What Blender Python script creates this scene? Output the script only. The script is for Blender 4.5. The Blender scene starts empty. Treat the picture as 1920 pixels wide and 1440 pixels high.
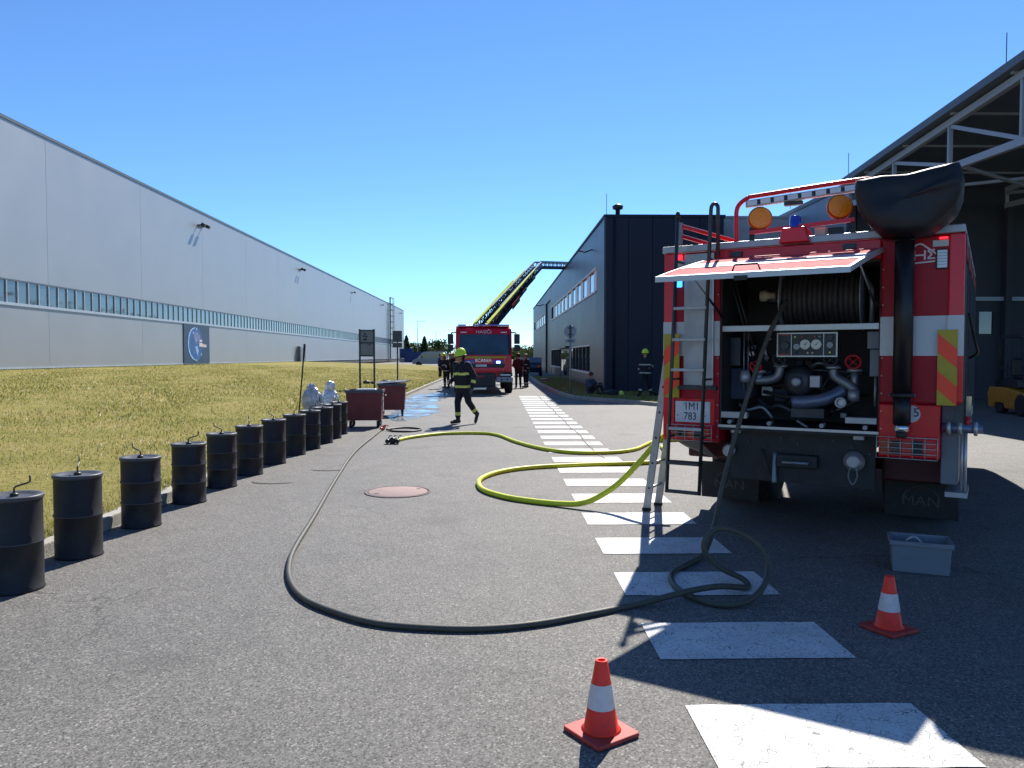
import bpy, bmesh, math, random
import numpy as np
from mathutils import Vector, Matrix, Euler
random.seed(7)
rng = np.random.default_rng(11)
S = bpy.context.scene
COL = S.collection
R = math.radians
PI = math.pi

# ------------------------------------------------------------------ camera
cam = bpy.data.cameras.new('camera')
cam.sensor_width = 36.0
cam.lens = 27.04
cam.clip_end = 4000
camo = bpy.data.objects.new('camera', cam)
COL.objects.link(camo)
camo.location = (0, 0, 1.62)
camo.rotation_euler = (R(90 - 2.1), 0, R(-1.11))
S.camera = camo
S.render.resolution_x, S.render.resolution_y = 1024, 768

# ------------------------------------------------------------------ sky, sun, exposure
SUN_AZ, SUN_EL = 18.5, 43.5
w = bpy.data.worlds.new('World')
S.world = w
w.use_nodes = True
nt = w.node_tree
bgn = nt.nodes['Background']
sky = nt.nodes.new('ShaderNodeTexSky')
sky.sky_type = 'NISHITA'
sky.sun_disc = False
sky.sun_elevation = R(SUN_EL)
sky.sun_rotation = R(SUN_AZ)
sky.altitude = 2000
sky.air_density = 1.0
sky.dust_density = 0.0
sky.ozone_density = 6.0
tint = nt.nodes.new('ShaderNodeMix'); tint.data_type = 'RGBA'; tint.blend_type = 'MULTIPLY'; tint.inputs['Factor'].default_value = 1
tint.inputs['B'].default_value = (0.86, 1.08, 1.23, 1)      # camera white balance of the clear summer sky
nt.links.new(sky.outputs[0], tint.inputs['A'])
nt.links.new(tint.outputs['Result'], bgn.inputs[0])
bgn.inputs[1].default_value = 0.091
sl = bpy.data.lights.new('sun', 'SUN')
sl.energy = 5.0
sl.angle = R(0.53)
sl.color = (1.0, 0.95, 0.87)
slo = bpy.data.objects.new('sun', sl)
COL.objects.link(slo)
sd = Vector((math.sin(R(SUN_AZ)) * math.cos(R(SUN_EL)), math.cos(R(SUN_AZ)) * math.cos(R(SUN_EL)), math.sin(R(SUN_EL))))
slo.rotation_euler = (-sd).to_track_quat('-Z', 'Y').to_euler()
slo.location = (20, 40, 40)
S.view_settings.view_transform = 'Standard'
S.view_settings.look = 'None'
S.view_settings.gamma = 1
S.view_settings.use_curve_mapping = False
S.view_settings.exposure = 0.72

# ------------------------------------------------------------------ materials
MATS = {}
def newmat(name):
    m = bpy.data.materials.new(name)
    m.use_nodes = True
    MATS[name] = m
    return m, m.node_tree, m.node_tree.nodes['Principled BSDF']

def P(name, col, rough=0.5, metal=0.0, var=0.12, scale=6.0, bump=0.0, bscale=60.0, coat=0.0, spec=0.5, dirt=0.0, dirtcol=(0.12, 0.10, 0.08), emit=None, estr=0.0, trans=0.0, ior=1.45, rvar=0.1, stretch=None):
    """Principled with colour and roughness variation from noise in object space."""
    m, t, b = newmat(name)
    N, L = t.nodes, t.links
    tc = N.new('ShaderNodeTexCoord')
    oi = N.new('ShaderNodeObjectInfo'); off = N.new('ShaderNodeVectorMath'); off.operation = 'MULTIPLY_ADD'
    off.inputs[1].default_value = (31.0, 17.0, 23.0)
    L.new(oi.outputs['Random'], off.inputs[0]); L.new(tc.outputs['Object'], off.inputs[2])
    src = off.outputs[0]
    if stretch:
        mp = N.new('ShaderNodeMapping'); mp.inputs['Scale'].default_value = stretch
        L.new(src, mp.inputs[0]); src = mp.outputs[0]
    nz = N.new('ShaderNodeTexNoise'); nz.inputs['Scale'].default_value = scale; nz.inputs['Detail'].default_value = 6
    L.new(src, nz.inputs['Vector'])
    rp = N.new('ShaderNodeValToRGB')
    rp.color_ramp.elements[0].position = 0.3; rp.color_ramp.elements[1].position = 0.7
    c = np.array(col)
    rp.color_ramp.elements[0].color = (*np.clip(c * (1 - var), 0, 1), 1)
    rp.color_ramp.elements[1].color = (*np.clip(c * (1 + var), 0, 1), 1)
    L.new(nz.outputs['Fac'], rp.inputs[0])
    out = rp.outputs[0]
    if dirt > 0:
        n2 = N.new('ShaderNodeTexNoise'); n2.inputs['Scale'].default_value = scale * 2.7; n2.inputs['Detail'].default_value = 8; n2.inputs['Roughness'].default_value = 0.7
        L.new(src, n2.inputs['Vector'])
        r2 = N.new('ShaderNodeMapRange'); r2.inputs[1].default_value = 0.5; r2.inputs[2].default_value = 0.72; r2.inputs[3].default_value = 0; r2.inputs[4].default_value = dirt
        L.new(n2.outputs['Fac'], r2.inputs[0])
        mx = N.new('ShaderNodeMix'); mx.data_type = 'RGBA'
        L.new(r2.outputs[0], mx.inputs['Factor']); L.new(out, mx.inputs['A']); mx.inputs['B'].default_value = (*dirtcol, 1)
        out = mx.outputs['Result']
    L.new(out, b.inputs['Base Color'])
    mr = N.new('ShaderNodeMapRange'); mr.inputs[3].default_value = max(0.02, rough * (1 - rvar)); mr.inputs[4].default_value = min(1, rough * (1 + rvar))
    L.new(nz.outputs['Fac'], mr.inputs[0]); L.new(mr.outputs[0], b.inputs['Roughness'])
    b.inputs['Metallic'].default_value = metal
    b.inputs['Specular IOR Level'].default_value = spec
    b.inputs['Coat Weight'].default_value = coat
    b.inputs['Coat Roughness'].default_value = 0.06
    b.inputs['IOR'].default_value = ior
    if trans: b.inputs['Transmission Weight'].default_value = trans
    if emit:
        b.inputs['Emission Color'].default_value = (*emit, 1); b.inputs['Emission Strength'].default_value = estr
    if bump:
        nb = N.new('ShaderNodeTexNoise'); nb.inputs['Scale'].default_value = bscale; nb.inputs['Detail'].default_value = 5
        L.new(src, nb.inputs['Vector'])
        bp = N.new('ShaderNodeBump'); bp.inputs['Strength'].default_value = bump; bp.inputs['Distance'].default_value = 0.02
        L.new(nb.outputs['Fac'], bp.inputs['Height']); L.new(bp.outputs[0], b.inputs['Normal'])
    return m

def mat_asphalt(name, base, paint=False):
    m, t, b = newmat(name)
    N, L = t.nodes, t.links
    tc = N.new('ShaderNodeTexCoord')
    def noise(sc, det=4, ro=0.6):
        n = N.new('ShaderNodeTexNoise'); n.inputs['Scale'].default_value = sc; n.inputs['Detail'].default_value = det; n.inputs['Roughness'].default_value = ro
        L.new(tc.outputs['Object'], n.inputs['Vector']); return n
    def ramp(src, stops):
        r = N.new('ShaderNodeValToRGB')
        e = r.color_ramp.elements
        e[0].position, e[0].color = stops[0][0], (*stops[0][1], 1)
        e[1].position, e[1].color = stops[-1][0], (*stops[-1][1], 1)
        for p, c in stops[1:-1]:
            k = e.new(p); k.color = (*c, 1)
        L.new(src, r.inputs[0]); return r
    vo = N.new('ShaderNodeTexVoronoi'); vo.inputs['Scale'].default_value = 112
    L.new(tc.outputs['Object'], vo.inputs['Vector'])
    g = base
    agg = ramp(vo.outputs['Color'], [(0.0, (g * 0.22, g * 0.215, g * 0.20)), (0.45, (g * 0.80, g * 0.775, g * 0.72)), (0.8, (g * 1.22, g * 1.16, g * 1.06)), (1.0, (g * 2.4, g * 2.28, g * 2.06))])
    big = noise(0.35, 5, 0.62)
    bigr = ramp(big.outputs['Fac'], [(0.3, (0.86, 0.86, 0.87)), (0.7, (1.10, 1.09, 1.07))])
    mid = noise(3.0, 6, 0.7)
    midr = ramp(mid.outputs['Fac'], [(0.32, (0.88, 0.88, 0.88)), (0.68, (1.08, 1.08, 1.08))])
    m1 = N.new('ShaderNodeMix'); m1.data_type = 'RGBA'; m1.blend_type = 'MULTIPLY'; m1.inputs['Factor'].default_value = 1
    L.new(agg.outputs[0], m1.inputs['A']); L.new(bigr.outputs[0], m1.inputs['B'])
    m2 = N.new('ShaderNodeMix'); m2.data_type = 'RGBA'; m2.blend_type = 'MULTIPLY'; m2.inputs['Factor'].default_value = 1
    L.new(m1.outputs['Result'], m2.inputs['A']); L.new(midr.outputs[0], m2.inputs['B'])
    out = m2.outputs['Result']
    if not paint:
        # hairline cracks, old stains and slightly darker repair areas
        wz = noise(1.1, 5, 0.7); wa = N.new('ShaderNodeVectorMath'); wa.operation = 'MULTIPLY_ADD'
        wa.inputs[1].default_value = (0.9, 0.9, 0.9); L.new(wz.outputs['Color'], wa.inputs[0]); L.new(tc.outputs['Object'], wa.inputs[2])
        vc = N.new('ShaderNodeTexVoronoi'); vc.feature = 'DISTANCE_TO_EDGE'; vc.inputs['Scale'].default_value = 0.42
        L.new(wa.outputs[0], vc.inputs['Vector'])
        cr = N.new('ShaderNodeMapRange'); cr.inputs[1].default_value = 0.002; cr.inputs[2].default_value = 0.007; cr.inputs[3].default_value = 1; cr.inputs[4].default_value = 0
        L.new(vc.outputs['Distance'], cr.inputs[0])
        cmk = noise(0.5, 3); cm = N.new('ShaderNodeMapRange'); cm.inputs[1].default_value = 0.50; cm.inputs[2].default_value = 0.60
        L.new(cmk.outputs['Fac'], cm.inputs[0])
        st = noise(0.9, 3, 0.5); sm_ = N.new('ShaderNodeMapRange'); sm_.inputs[1].default_value = 0.60; sm_.inputs[2].default_value = 0.72; sm_.inputs[4].default_value = 0.32
        L.new(st.outputs['Fac'], sm_.inputs[0])
        k1 = N.new('ShaderNodeMath'); k1.operation = 'MULTIPLY'; L.new(cr.outputs[0], k1.inputs[0]); L.new(cm.outputs[0], k1.inputs[1])
        k3 = N.new('ShaderNodeMath'); k3.operation = 'MULTIPLY'; L.new(k1.outputs[0], k3.inputs[0]); k3.inputs[1].default_value = 0.6
        k2 = N.new('ShaderNodeMath'); k2.operation = 'MAXIMUM'; L.new(k3.outputs[0], k2.inputs[0]); L.new(sm_.outputs[0], k2.inputs[1])
        md = N.new('ShaderNodeMix'); md.data_type = 'RGBA'
        L.new(k2.outputs[0], md.inputs['Factor']); L.new(out, md.inputs['A']); md.inputs['B'].default_value = (0.03, 0.029, 0.028, 1)
        out = md.outputs['Result']
    if paint:
        # worn white paint: pits and fine cracks where the asphalt shows through
        ve = N.new('ShaderNodeTexVoronoi'); ve.feature = 'DISTANCE_TO_EDGE'; ve.inputs['Scale'].default_value = 26
        L.new(tc.outputs['Object'], ve.inputs['Vector'])
        ck = N.new('ShaderNodeMapRange'); ck.inputs[1].default_value = 0.012; ck.inputs[2].default_value = 0.045; ck.inputs[3].default_value = 1; ck.inputs[4].default_value = 0
        L.new(ve.outputs['Distance'], ck.inputs[0])
        pn = noise(9, 6, 0.75)
        pm = N.new('ShaderNodeMapRange'); pm.inputs[1].default_value = 0.40; pm.inputs[2].default_value = 0.58
        L.new(pn.outputs['Fac'], pm.inputs[0])
        ml = N.new('ShaderNodeMath'); ml.operation = 'MULTIPLY'
        L.new(ck.outputs[0], ml.inputs[0]); L.new(pm.outputs[0], ml.inputs[1])
        pn2 = noise(85, 3, 0.7)
        pt = N.new('ShaderNodeMapRange'); pt.inputs[1].default_value = 0.60; pt.inputs[2].default_value = 0.68
        L.new(pn2.outputs['Fac'], pt.inputs[0])
        ad = N.new('ShaderNodeMath'); ad.operation = 'MAXIMUM'
        L.new(ml.outputs[0], ad.inputs[0]); L.new(pt.outputs[0], ad.inputs[1])
        wc = ramp(mid.outputs['Fac'], [(0.3, (0.50, 0.50, 0.48)), (0.7, (0.66, 0.66, 0.64))])
        mx = N.new('ShaderNodeMix'); mx.data_type = 'RGBA'
        L.new(ad.outputs[0], mx.inputs['Factor']); L.new(wc.outputs[0], mx.inputs['A']); L.new(out, mx.inputs['B'])
        out = mx.outputs['Result']
    L.new(out, b.inputs['Base Color'])
    b.inputs['Roughness'].default_value = 0.62 if paint else 0.74
    b.inputs['Specular IOR Level'].default_value = 0.35
    nb = noise(130, 3, 0.7)
    bp = N.new('ShaderNodeBump'); bp.inputs['Strength'].default_value = 0.2 if paint else 0.42; bp.inputs['Distance'].default_value = 0.012
    L.new(nb.outputs['Fac'], bp.inputs['Height']); L.new(bp.outputs[0], b.inputs['Normal'])
    return m

def mat_lawn(name):
    m, t, b = newmat(name)
    N, L = t.nodes, t.links
    tc = N.new('ShaderNodeTexCoord')
    n1 = N.new('ShaderNodeTexNoise'); n1.inputs['Scale'].default_value = 0.55; n1.inputs['Detail'].default_value = 8; n1.inputs['Roughness'].default_value = 0.68
    L.new(tc.outputs['Object'], n1.inputs['Vector'])
    r = N.new('ShaderNodeValToRGB')
    e = r.color_ramp.elements
    e[0].position, e[0].color = 0.30, (0.165, 0.168, 0.042, 1)
    e[1].position, e[1].color = 0.66, (0.33, 0.265, 0.115, 1)
    k = e.new(0.48); k.color = (0.255, 0.23, 0.075, 1)
    L.new(n1.outputs['Fac'], r.inputs[0])
    n2 = N.new('ShaderNodeTexNoise'); n2.inputs['Scale'].default_value = 9; n2.inputs['Detail'].default_value = 8; n2.inputs['Roughness'].default_value = 0.75
    L.new(tc.outputs['Object'], n2.inputs['Vector'])
    r2 = N.new('ShaderNodeValToRGB'); r2.color_ramp.elements[0].position = 0.3; r2.color_ramp.elements[1].position = 0.72
    r2.color_ramp.elements[0].color = (0.55, 0.58, 0.5, 1); r2.color_ramp.elements[1].color = (1.25, 1.2, 1.1, 1)
    L.new(n2.outputs['Fac'], r2.inputs[0])
    mx = N.new('ShaderNodeMix'); mx.data_type = 'RGBA'; mx.blend_type = 'MULTIPLY'; mx.inputs['Factor'].default_value = 1
    L.new(r.outputs[0], mx.inputs['A']); L.new(r2.outputs[0], mx.inputs['B'])
    L.new(mx.outputs['Result'], b.inputs['Base Color'])
    b.inputs['Roughness'].default_value = 0.95; b.inputs['Specular IOR Level'].default_value = 0.1
    bp = N.new('ShaderNodeBump'); bp.inputs['Strength'].default_value = 0.8; bp.inputs['Distance'].default_value = 0.05
    L.new(n2.outputs['Fac'], bp.inputs['Height']); L.new(bp.outputs[0], b.inputs['Normal'])
    return m

def mat_blades(name, stops, trans=0.25):
    m, t, b = newmat(name)
    N, L = t.nodes, t.links
    g = N.new('ShaderNodeNewGeometry')
    r = N.new('ShaderNodeValToRGB'); e = r.color_ramp.elements
    e[0].position, e[0].color = stops[0][0], (*stops[0][1], 1)
    e[1].position, e[1].color = stops[-1][0], (*stops[-1][1], 1)
    for p, c in stops[1:-1]:
        k = e.new(p); k.color = (*c, 1)
    L.new(g.outputs['Random Per Island'], r.inputs[0])
    L.new(r.outputs[0], b.inputs['Base Color'])
    b.inputs['Roughness'].default_value = 0.7; b.inputs['Specular IOR Level'].default_value = 0.25
    tr = N.new('ShaderNodeBsdfTranslucent'); L.new(r.outputs[0], tr.inputs[0])
    ms = N.new('ShaderNodeMixShader'); ms.inputs[0].default_value = trans
    L.new(b.outputs[0], ms.inputs[1]); L.new(tr.outputs[0], ms.inputs[2])
    L.new(ms.outputs[0], N['Material Output'].inputs[0])
    return m

mat_asphalt('asphalt', 0.158)
mat_asphalt('road_paint', 0.10, paint=True)
mat_lawn('lawn')
mat_blades('blades', [(0.0, (0.115, 0.16, 0.032)), (0.3, (0.205, 0.215, 0.05)), (0.6, (0.34, 0.295, 0.10)), (0.95, (0.44, 0.37, 0.18)), (1.0, (0.7, 0.69, 0.6))], 0.5)
mat_blades('leaves', [(0.0, (0.022, 0.045, 0.012)), (0.5, (0.05, 0.085, 0.02)), (1.0, (0.095, 0.12, 0.035))])
mat_blades('needles', [(0.0, (0.012, 0.028, 0.014)), (0.5, (0.025, 0.05, 0.022)), (1.0, (0.05, 0.075, 0.03))])
P('terrain', (0.13, 0.125, 0.06), 0.95, var=0.35, scale=0.03)
P('kerb', (0.36, 0.34, 0.30), 0.85, var=0.18, scale=4, bump=0.5, bscale=90, dirt=0.5)
P('hall_white', (0.375, 0.39, 0.405), 0.45, metal=0.4, var=0.03, scale=0.35, spec=0.4)
P('hall_trim', (0.10, 0.125, 0.16), 0.5)
P('hall_light', (0.46, 0.51, 0.56), 0.45, metal=0.3)
P('plinth', (0.06, 0.065, 0.07), 0.8)
P('glass_dark', (0.016, 0.022, 0.028), 0.035, var=0.3, scale=0.4, spec=0.9)
P('glass_pale', (0.07, 0.085, 0.095), 0.03, metal=0.15, var=0.3, scale=0.4, spec=0.5, coat=0.5, ior=1.8)
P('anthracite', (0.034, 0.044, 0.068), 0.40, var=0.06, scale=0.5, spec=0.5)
P('anthracite_shaded', (0.008, 0.0125, 0.030), 0.55, var=0.08, scale=0.5, spec=0.4)  # same cladding as the side wall, with shade put into its colour
P('frame_white', (0.62, 0.66, 0.70), 0.4)
P('frame_dark', (0.02, 0.024, 0.032), 0.4)
P('concrete_grey', (0.34, 0.35, 0.37), 0.7, var=0.1, scale=1.2, dirt=0.3)
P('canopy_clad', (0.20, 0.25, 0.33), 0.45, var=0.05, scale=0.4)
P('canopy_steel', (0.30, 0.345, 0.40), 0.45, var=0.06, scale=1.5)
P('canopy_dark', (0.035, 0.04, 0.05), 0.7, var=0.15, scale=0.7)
P('black_steel', (0.0105, 0.0115, 0.0145), 0.56, var=0.25, scale=5, bump=0.06, bscale=18, dirt=0.16, dirtcol=(0.07, 0.07, 0.075), spec=0.45)
P('black_lid', (0.055, 0.057, 0.065), 0.48, var=0.2, scale=7, dirt=0.35, dirtcol=(0.12, 0.115, 0.11))
P('bare_iron', (0.06, 0.055, 0.05), 0.45, metal=0.7, var=0.3)
P('cone_orange', (0.95, 0.034, 0.012), 0.42, var=0.1, scale=9, dirt=0.35, dirtcol=(0.16, 0.05, 0.04))
P('cone_base', (0.42, 0.045, 0.035), 0.6, var=0.2, scale=12, dirt=0.7, dirtcol=(0.14, 0.06, 0.05))
P('cone_white', (0.62, 0.58, 0.57), 0.45, var=0.08, scale=11, dirt=0.35, dirtcol=(0.34, 0.30, 0.29))
P('hose_grey', (0.066, 0.064, 0.048), 0.55, var=0.15, scale=8, bump=0.15, bscale=200, dirt=0.3)
P('hose_black', (0.035, 0.034, 0.034), 0.5, var=0.2)
P('hose_yellow', (0.60, 0.64, 0.025), 0.5, var=0.1, scale=7, bump=0.1, bscale=160, dirt=0.25, dirtcol=(0.30, 0.30, 0.06))
P('manhole_iron', (0.10, 0.075, 0.07), 0.75, var=0.2, scale=8, bump=0.4, bscale=120, dirt=0.4)
P('manhole_conc', (0.30, 0.215, 0.195), 0.85, var=0.12, scale=8, bump=0.4, bscale=70)
P('tar', (0.02, 0.02, 0.021), 0.7)
P('grey_plastic', (0.17, 0.20, 0.23), 0.45, var=0.08, scale=5, dirt=0.2)
P('hatch_red_glare', (0.52, 0.07, 0.08), 0.8, var=0.3, scale=5, spec=0.15, dirt=0.6, stretch=(0.6, 3, 1), dirtcol=(0.5, 0.25, 0.25))  # sun glare painted in: red paled, dirt layer used as pink glare streaks
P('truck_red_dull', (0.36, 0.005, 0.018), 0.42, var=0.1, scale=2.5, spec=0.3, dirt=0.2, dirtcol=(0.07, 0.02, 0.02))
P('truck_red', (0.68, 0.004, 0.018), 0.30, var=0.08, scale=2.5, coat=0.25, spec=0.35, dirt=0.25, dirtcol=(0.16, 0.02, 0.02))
P('truck_white', (0.47, 0.48, 0.51), 0.35, var=0.05, scale=3, coat=0.3)
P('alu', (0.36, 0.37, 0.39), 0.42, metal=0.5, var=0.12, scale=6, dirt=0.25, dirtcol=(0.2, 0.2, 0.2))
P('alu_bright', (0.44, 0.45, 0.46), 0.35, metal=0.5, var=0.08)
P('steel_dark', (0.045, 0.05, 0.058), 0.4, metal=0.4, var=0.2)
P('chassis', (0.020, 0.022, 0.024), 0.6, var=0.3, dirt=0.5, dirtcol=(0.05, 0.045, 0.04))
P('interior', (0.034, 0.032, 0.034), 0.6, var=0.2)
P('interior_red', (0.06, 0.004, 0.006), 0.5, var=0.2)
P('rubber', (0.014, 0.014, 0.015), 0.75, var=0.2, scale=10, dirt=0.35, dirtcol=(0.05, 0.046, 0.042))
P('flap', (0.018, 0.018, 0.018), 0.7, var=0.2, dirt=0.6, dirtcol=(0.05, 0.045, 0.04))
P('flap_mark', (0.075, 0.075, 0.07), 0.7)
P('tarp', (0.0065, 0.0075, 0.0125), 0.5, var=0.2, scale=4, bump=0.15, bscale=9, spec=0.5)
P('black_paint', (0.010, 0.010, 0.012), 0.4)
P('amber', (0.95, 0.27, 0.006), 0.25, var=0.1, scale=14, coat=0.2, bump=0.3, bscale=60)
P('amber_rim', (0.35, 0.06, 0.01), 0.35)
P('blue_lens', (0.008, 0.05, 0.42), 0.12, coat=0.8)
P('blue_lit', (0.05, 0.25, 0.9), 0.2, emit=(0.05, 0.35, 1.0), estr=1.6)
P('blue_flash', (0.3, 0.5, 0.9), 0.2, emit=(0.25, 0.45, 1.0), estr=3.5)
P('red_lens', (0.45, 0.006, 0.012), 0.15, coat=0.8)
P('red_lit', (0.6, 0.01, 0.02), 0.2, emit=(1.0, 0.02, 0.04), estr=1.2)
P('white_lens', (0.62, 0.66, 0.70), 0.15, coat=0.8, bump=0.4, bscale=80)
P('reflector', (0.50, 0.50, 0.46), 0.35)
P('chev_yellow', (0.42, 0.31, 0.008), 0.35)
P('chev_red', (0.95, 0.055, 0.014), 0.35)
P('plate_white', (0.58, 0.60, 0.63), 0.4)
P('print_black', (0.012, 0.012, 0.014), 0.5)
P('print_white', (0.72, 0.62, 0.63), 0.5)
P('gauge_face', (0.55, 0.54, 0.50), 0.3, coat=0.5)
P('panel_black', (0.014, 0.014, 0.015), 0.35)
P('valve_red', (0.42, 0.012, 0.02), 0.35)
P('pump_metal', (0.20, 0.215, 0.235), 0.38, metal=0.6, var=0.2)
P('pump_blue', (0.13, 0.17, 0.25), 0.35, metal=0.4, var=0.2)
P('beige', (0.50, 0.47, 0.38), 0.5)
P('rust_red', (0.15, 0.022, 0.022), 0.55, var=0.2, scale=5, dirt=0.4, dirtcol=(0.06, 0.025, 0.02), coat=0.15)
P('cart_grey', (0.06, 0.065, 0.08), 0.5, var=0.2, scale=5, dirt=0.4)
P('foil', (0.66, 0.66, 0.67), 0.32, metal=0.3, var=0.2, scale=9)
P('foil_blue', (0.46, 0.47, 0.50), 0.35, metal=0.25, var=0.25, scale=9)
P('turnout', (0.0075, 0.011, 0.019), 0.8, var=0.3, scale=10, bump=0.4, bscale=35)
P('hi_vis', (0.62, 0.70, 0.16), 0.5, var=0.12, scale=20)
P('silver_tape', (0.46, 0.48, 0.44), 0.45)
P('skin', (0.42, 0.22, 0.15), 0.55, var=0.1, scale=15)
P('helmet', (0.55, 0.78, 0.015), 0.28, coat=0.5, var=0.05)
P('boots', (0.016, 0.015, 0.015), 0.5)
P('glove', (0.07, 0.065, 0.06), 0.8)
P('cloth_blue', (0.020, 0.035, 0.14), 0.85, var=0.2)
P('cloth_dark', (0.014, 0.014, 0.018), 0.85, var=0.2)
P('cloth_maroon', (0.05, 0.015, 0.017), 0.85, var=0.2)
P('cloth_green', (0.022, 0.030, 0.022), 0.85, var=0.2)
P('cloth_greyblue', (0.05, 0.06, 0.09), 0.85, var=0.2)
P('hair_dark', (0.018, 0.012, 0.009), 0.6)
P('hair_grey', (0.16, 0.14, 0.12), 0.6)
P('hair_red', (0.10, 0.025, 0.015), 0.6)
P('sign_grey', (0.16, 0.175, 0.195), 0.5, var=0.06)
P('sign_back', (0.055, 0.065, 0.07), 0.6, var=0.15)
P('galv', (0.24, 0.27, 0.30), 0.45, metal=0.5, var=0.15)
P('banner_blue', (0.030, 0.062, 0.115), 0.5, var=0.25, scale=0.6)
P('banner_mid', (0.035, 0.12, 0.33), 0.5, var=0.3, scale=0.9)
P('banner_light', (0.28, 0.45, 0.72), 0.5, var=0.3, scale=2)
P('banner_mauve', (0.17, 0.20, 0.36), 0.5, var=0.2, scale=2)
P('van_blue', (0.20, 0.245, 0.28), 0.25, coat=0.6, var=0.05)
P('car_navy', (0.010, 0.018, 0.05), 0.2, coat=0.8, var=0.05)
P('container_blue', (0.015, 0.05, 0.17), 0.5, var=0.15)
P('roof_tile', (0.30, 0.12, 0.08), 0.8, var=0.2, scale=1)
P('house_wall', (0.5, 0.47, 0.42), 0.8)
P('bark', (0.07, 0.052, 0.038), 0.9, var=0.3)
P('forklift_yellow', (0.45, 0.19, 0.012), 0.4, coat=0.3, var=0.1, dirt=0.3)
P('ladder_lime', (0.52, 0.60, 0.02), 0.4, var=0.08)
P('ladder_grey', (0.20, 0.23, 0.27), 0.4, metal=0.5, var=0.1)
P('ladder_under', (0.028, 0.028, 0.05), 0.5, var=0.15)
P('windshield', (0.018, 0.040, 0.062), 0.05, spec=0.8, var=0.4, scale=1.5)
P('grille', (0.012, 0.014, 0.02), 0.4)
P('chrome', (0.6, 0.62, 0.65), 0.15, metal=0.9)
P('stone_white', (0.55, 0.53, 0.49), 0.8, var=0.1)

def mat_water(name, alpha):
    m, t, b = newmat(name)
    N, L = t.nodes, t.links
    tc = N.new('ShaderNodeTexCoord')
    n1 = N.new('ShaderNodeTexNoise'); n1.inputs['Scale'].default_value = 1.6; n1.inputs['Detail'].default_value = 6; n1.inputs['Roughness'].default_value = 0.62
    L.new(tc.outputs['Object'], n1.inputs['Vector'])
    mr = N.new('ShaderNodeMapRange'); mr.inputs[1].default_value = 0.42; mr.inputs[2].default_value = 0.62; mr.inputs[3].default_value = 0.10; mr.inputs[4].default_value = 0.42
    L.new(n1.outputs['Fac'], mr.inputs[0]); L.new(mr.outputs[0], b.inputs['Roughness'])
    b.inputs['Base Color'].default_value = (0.15, 0.15, 0.15, 1)
    b.inputs['IOR'].default_value = 1.33
    b.inputs['Specular IOR Level'].default_value = 0.7
    n2 = N.new('ShaderNodeTexNoise'); n2.inputs['Scale'].default_value = alpha; n2.inputs['Detail'].default_value = 7; n2.inputs['Roughness'].default_value = 0.65
    L.new(tc.outputs['Object'], n2.inputs['Vector'])
    m2 = N.new('ShaderNodeMapRange'); m2.inputs[1].default_value = 0.40; m2.inputs[2].default_value = 0.52
    L.new(n2.outputs['Fac'], m2.inputs[0])
    tr = N.new('ShaderNodeBsdfTransparent'); ms = N.new('ShaderNodeMixShader')
    L.new(m2.outputs[0], ms.inputs[0]); L.new(tr.outputs[0], ms.inputs[1]); L.new(b.outputs[0], ms.inputs[2])
    L.new(ms.outputs[0], N['Material Output'].inputs[0])
    return m
mat_water('wet', 1.1)
mat_water('wet_fine', 4.0)

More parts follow.
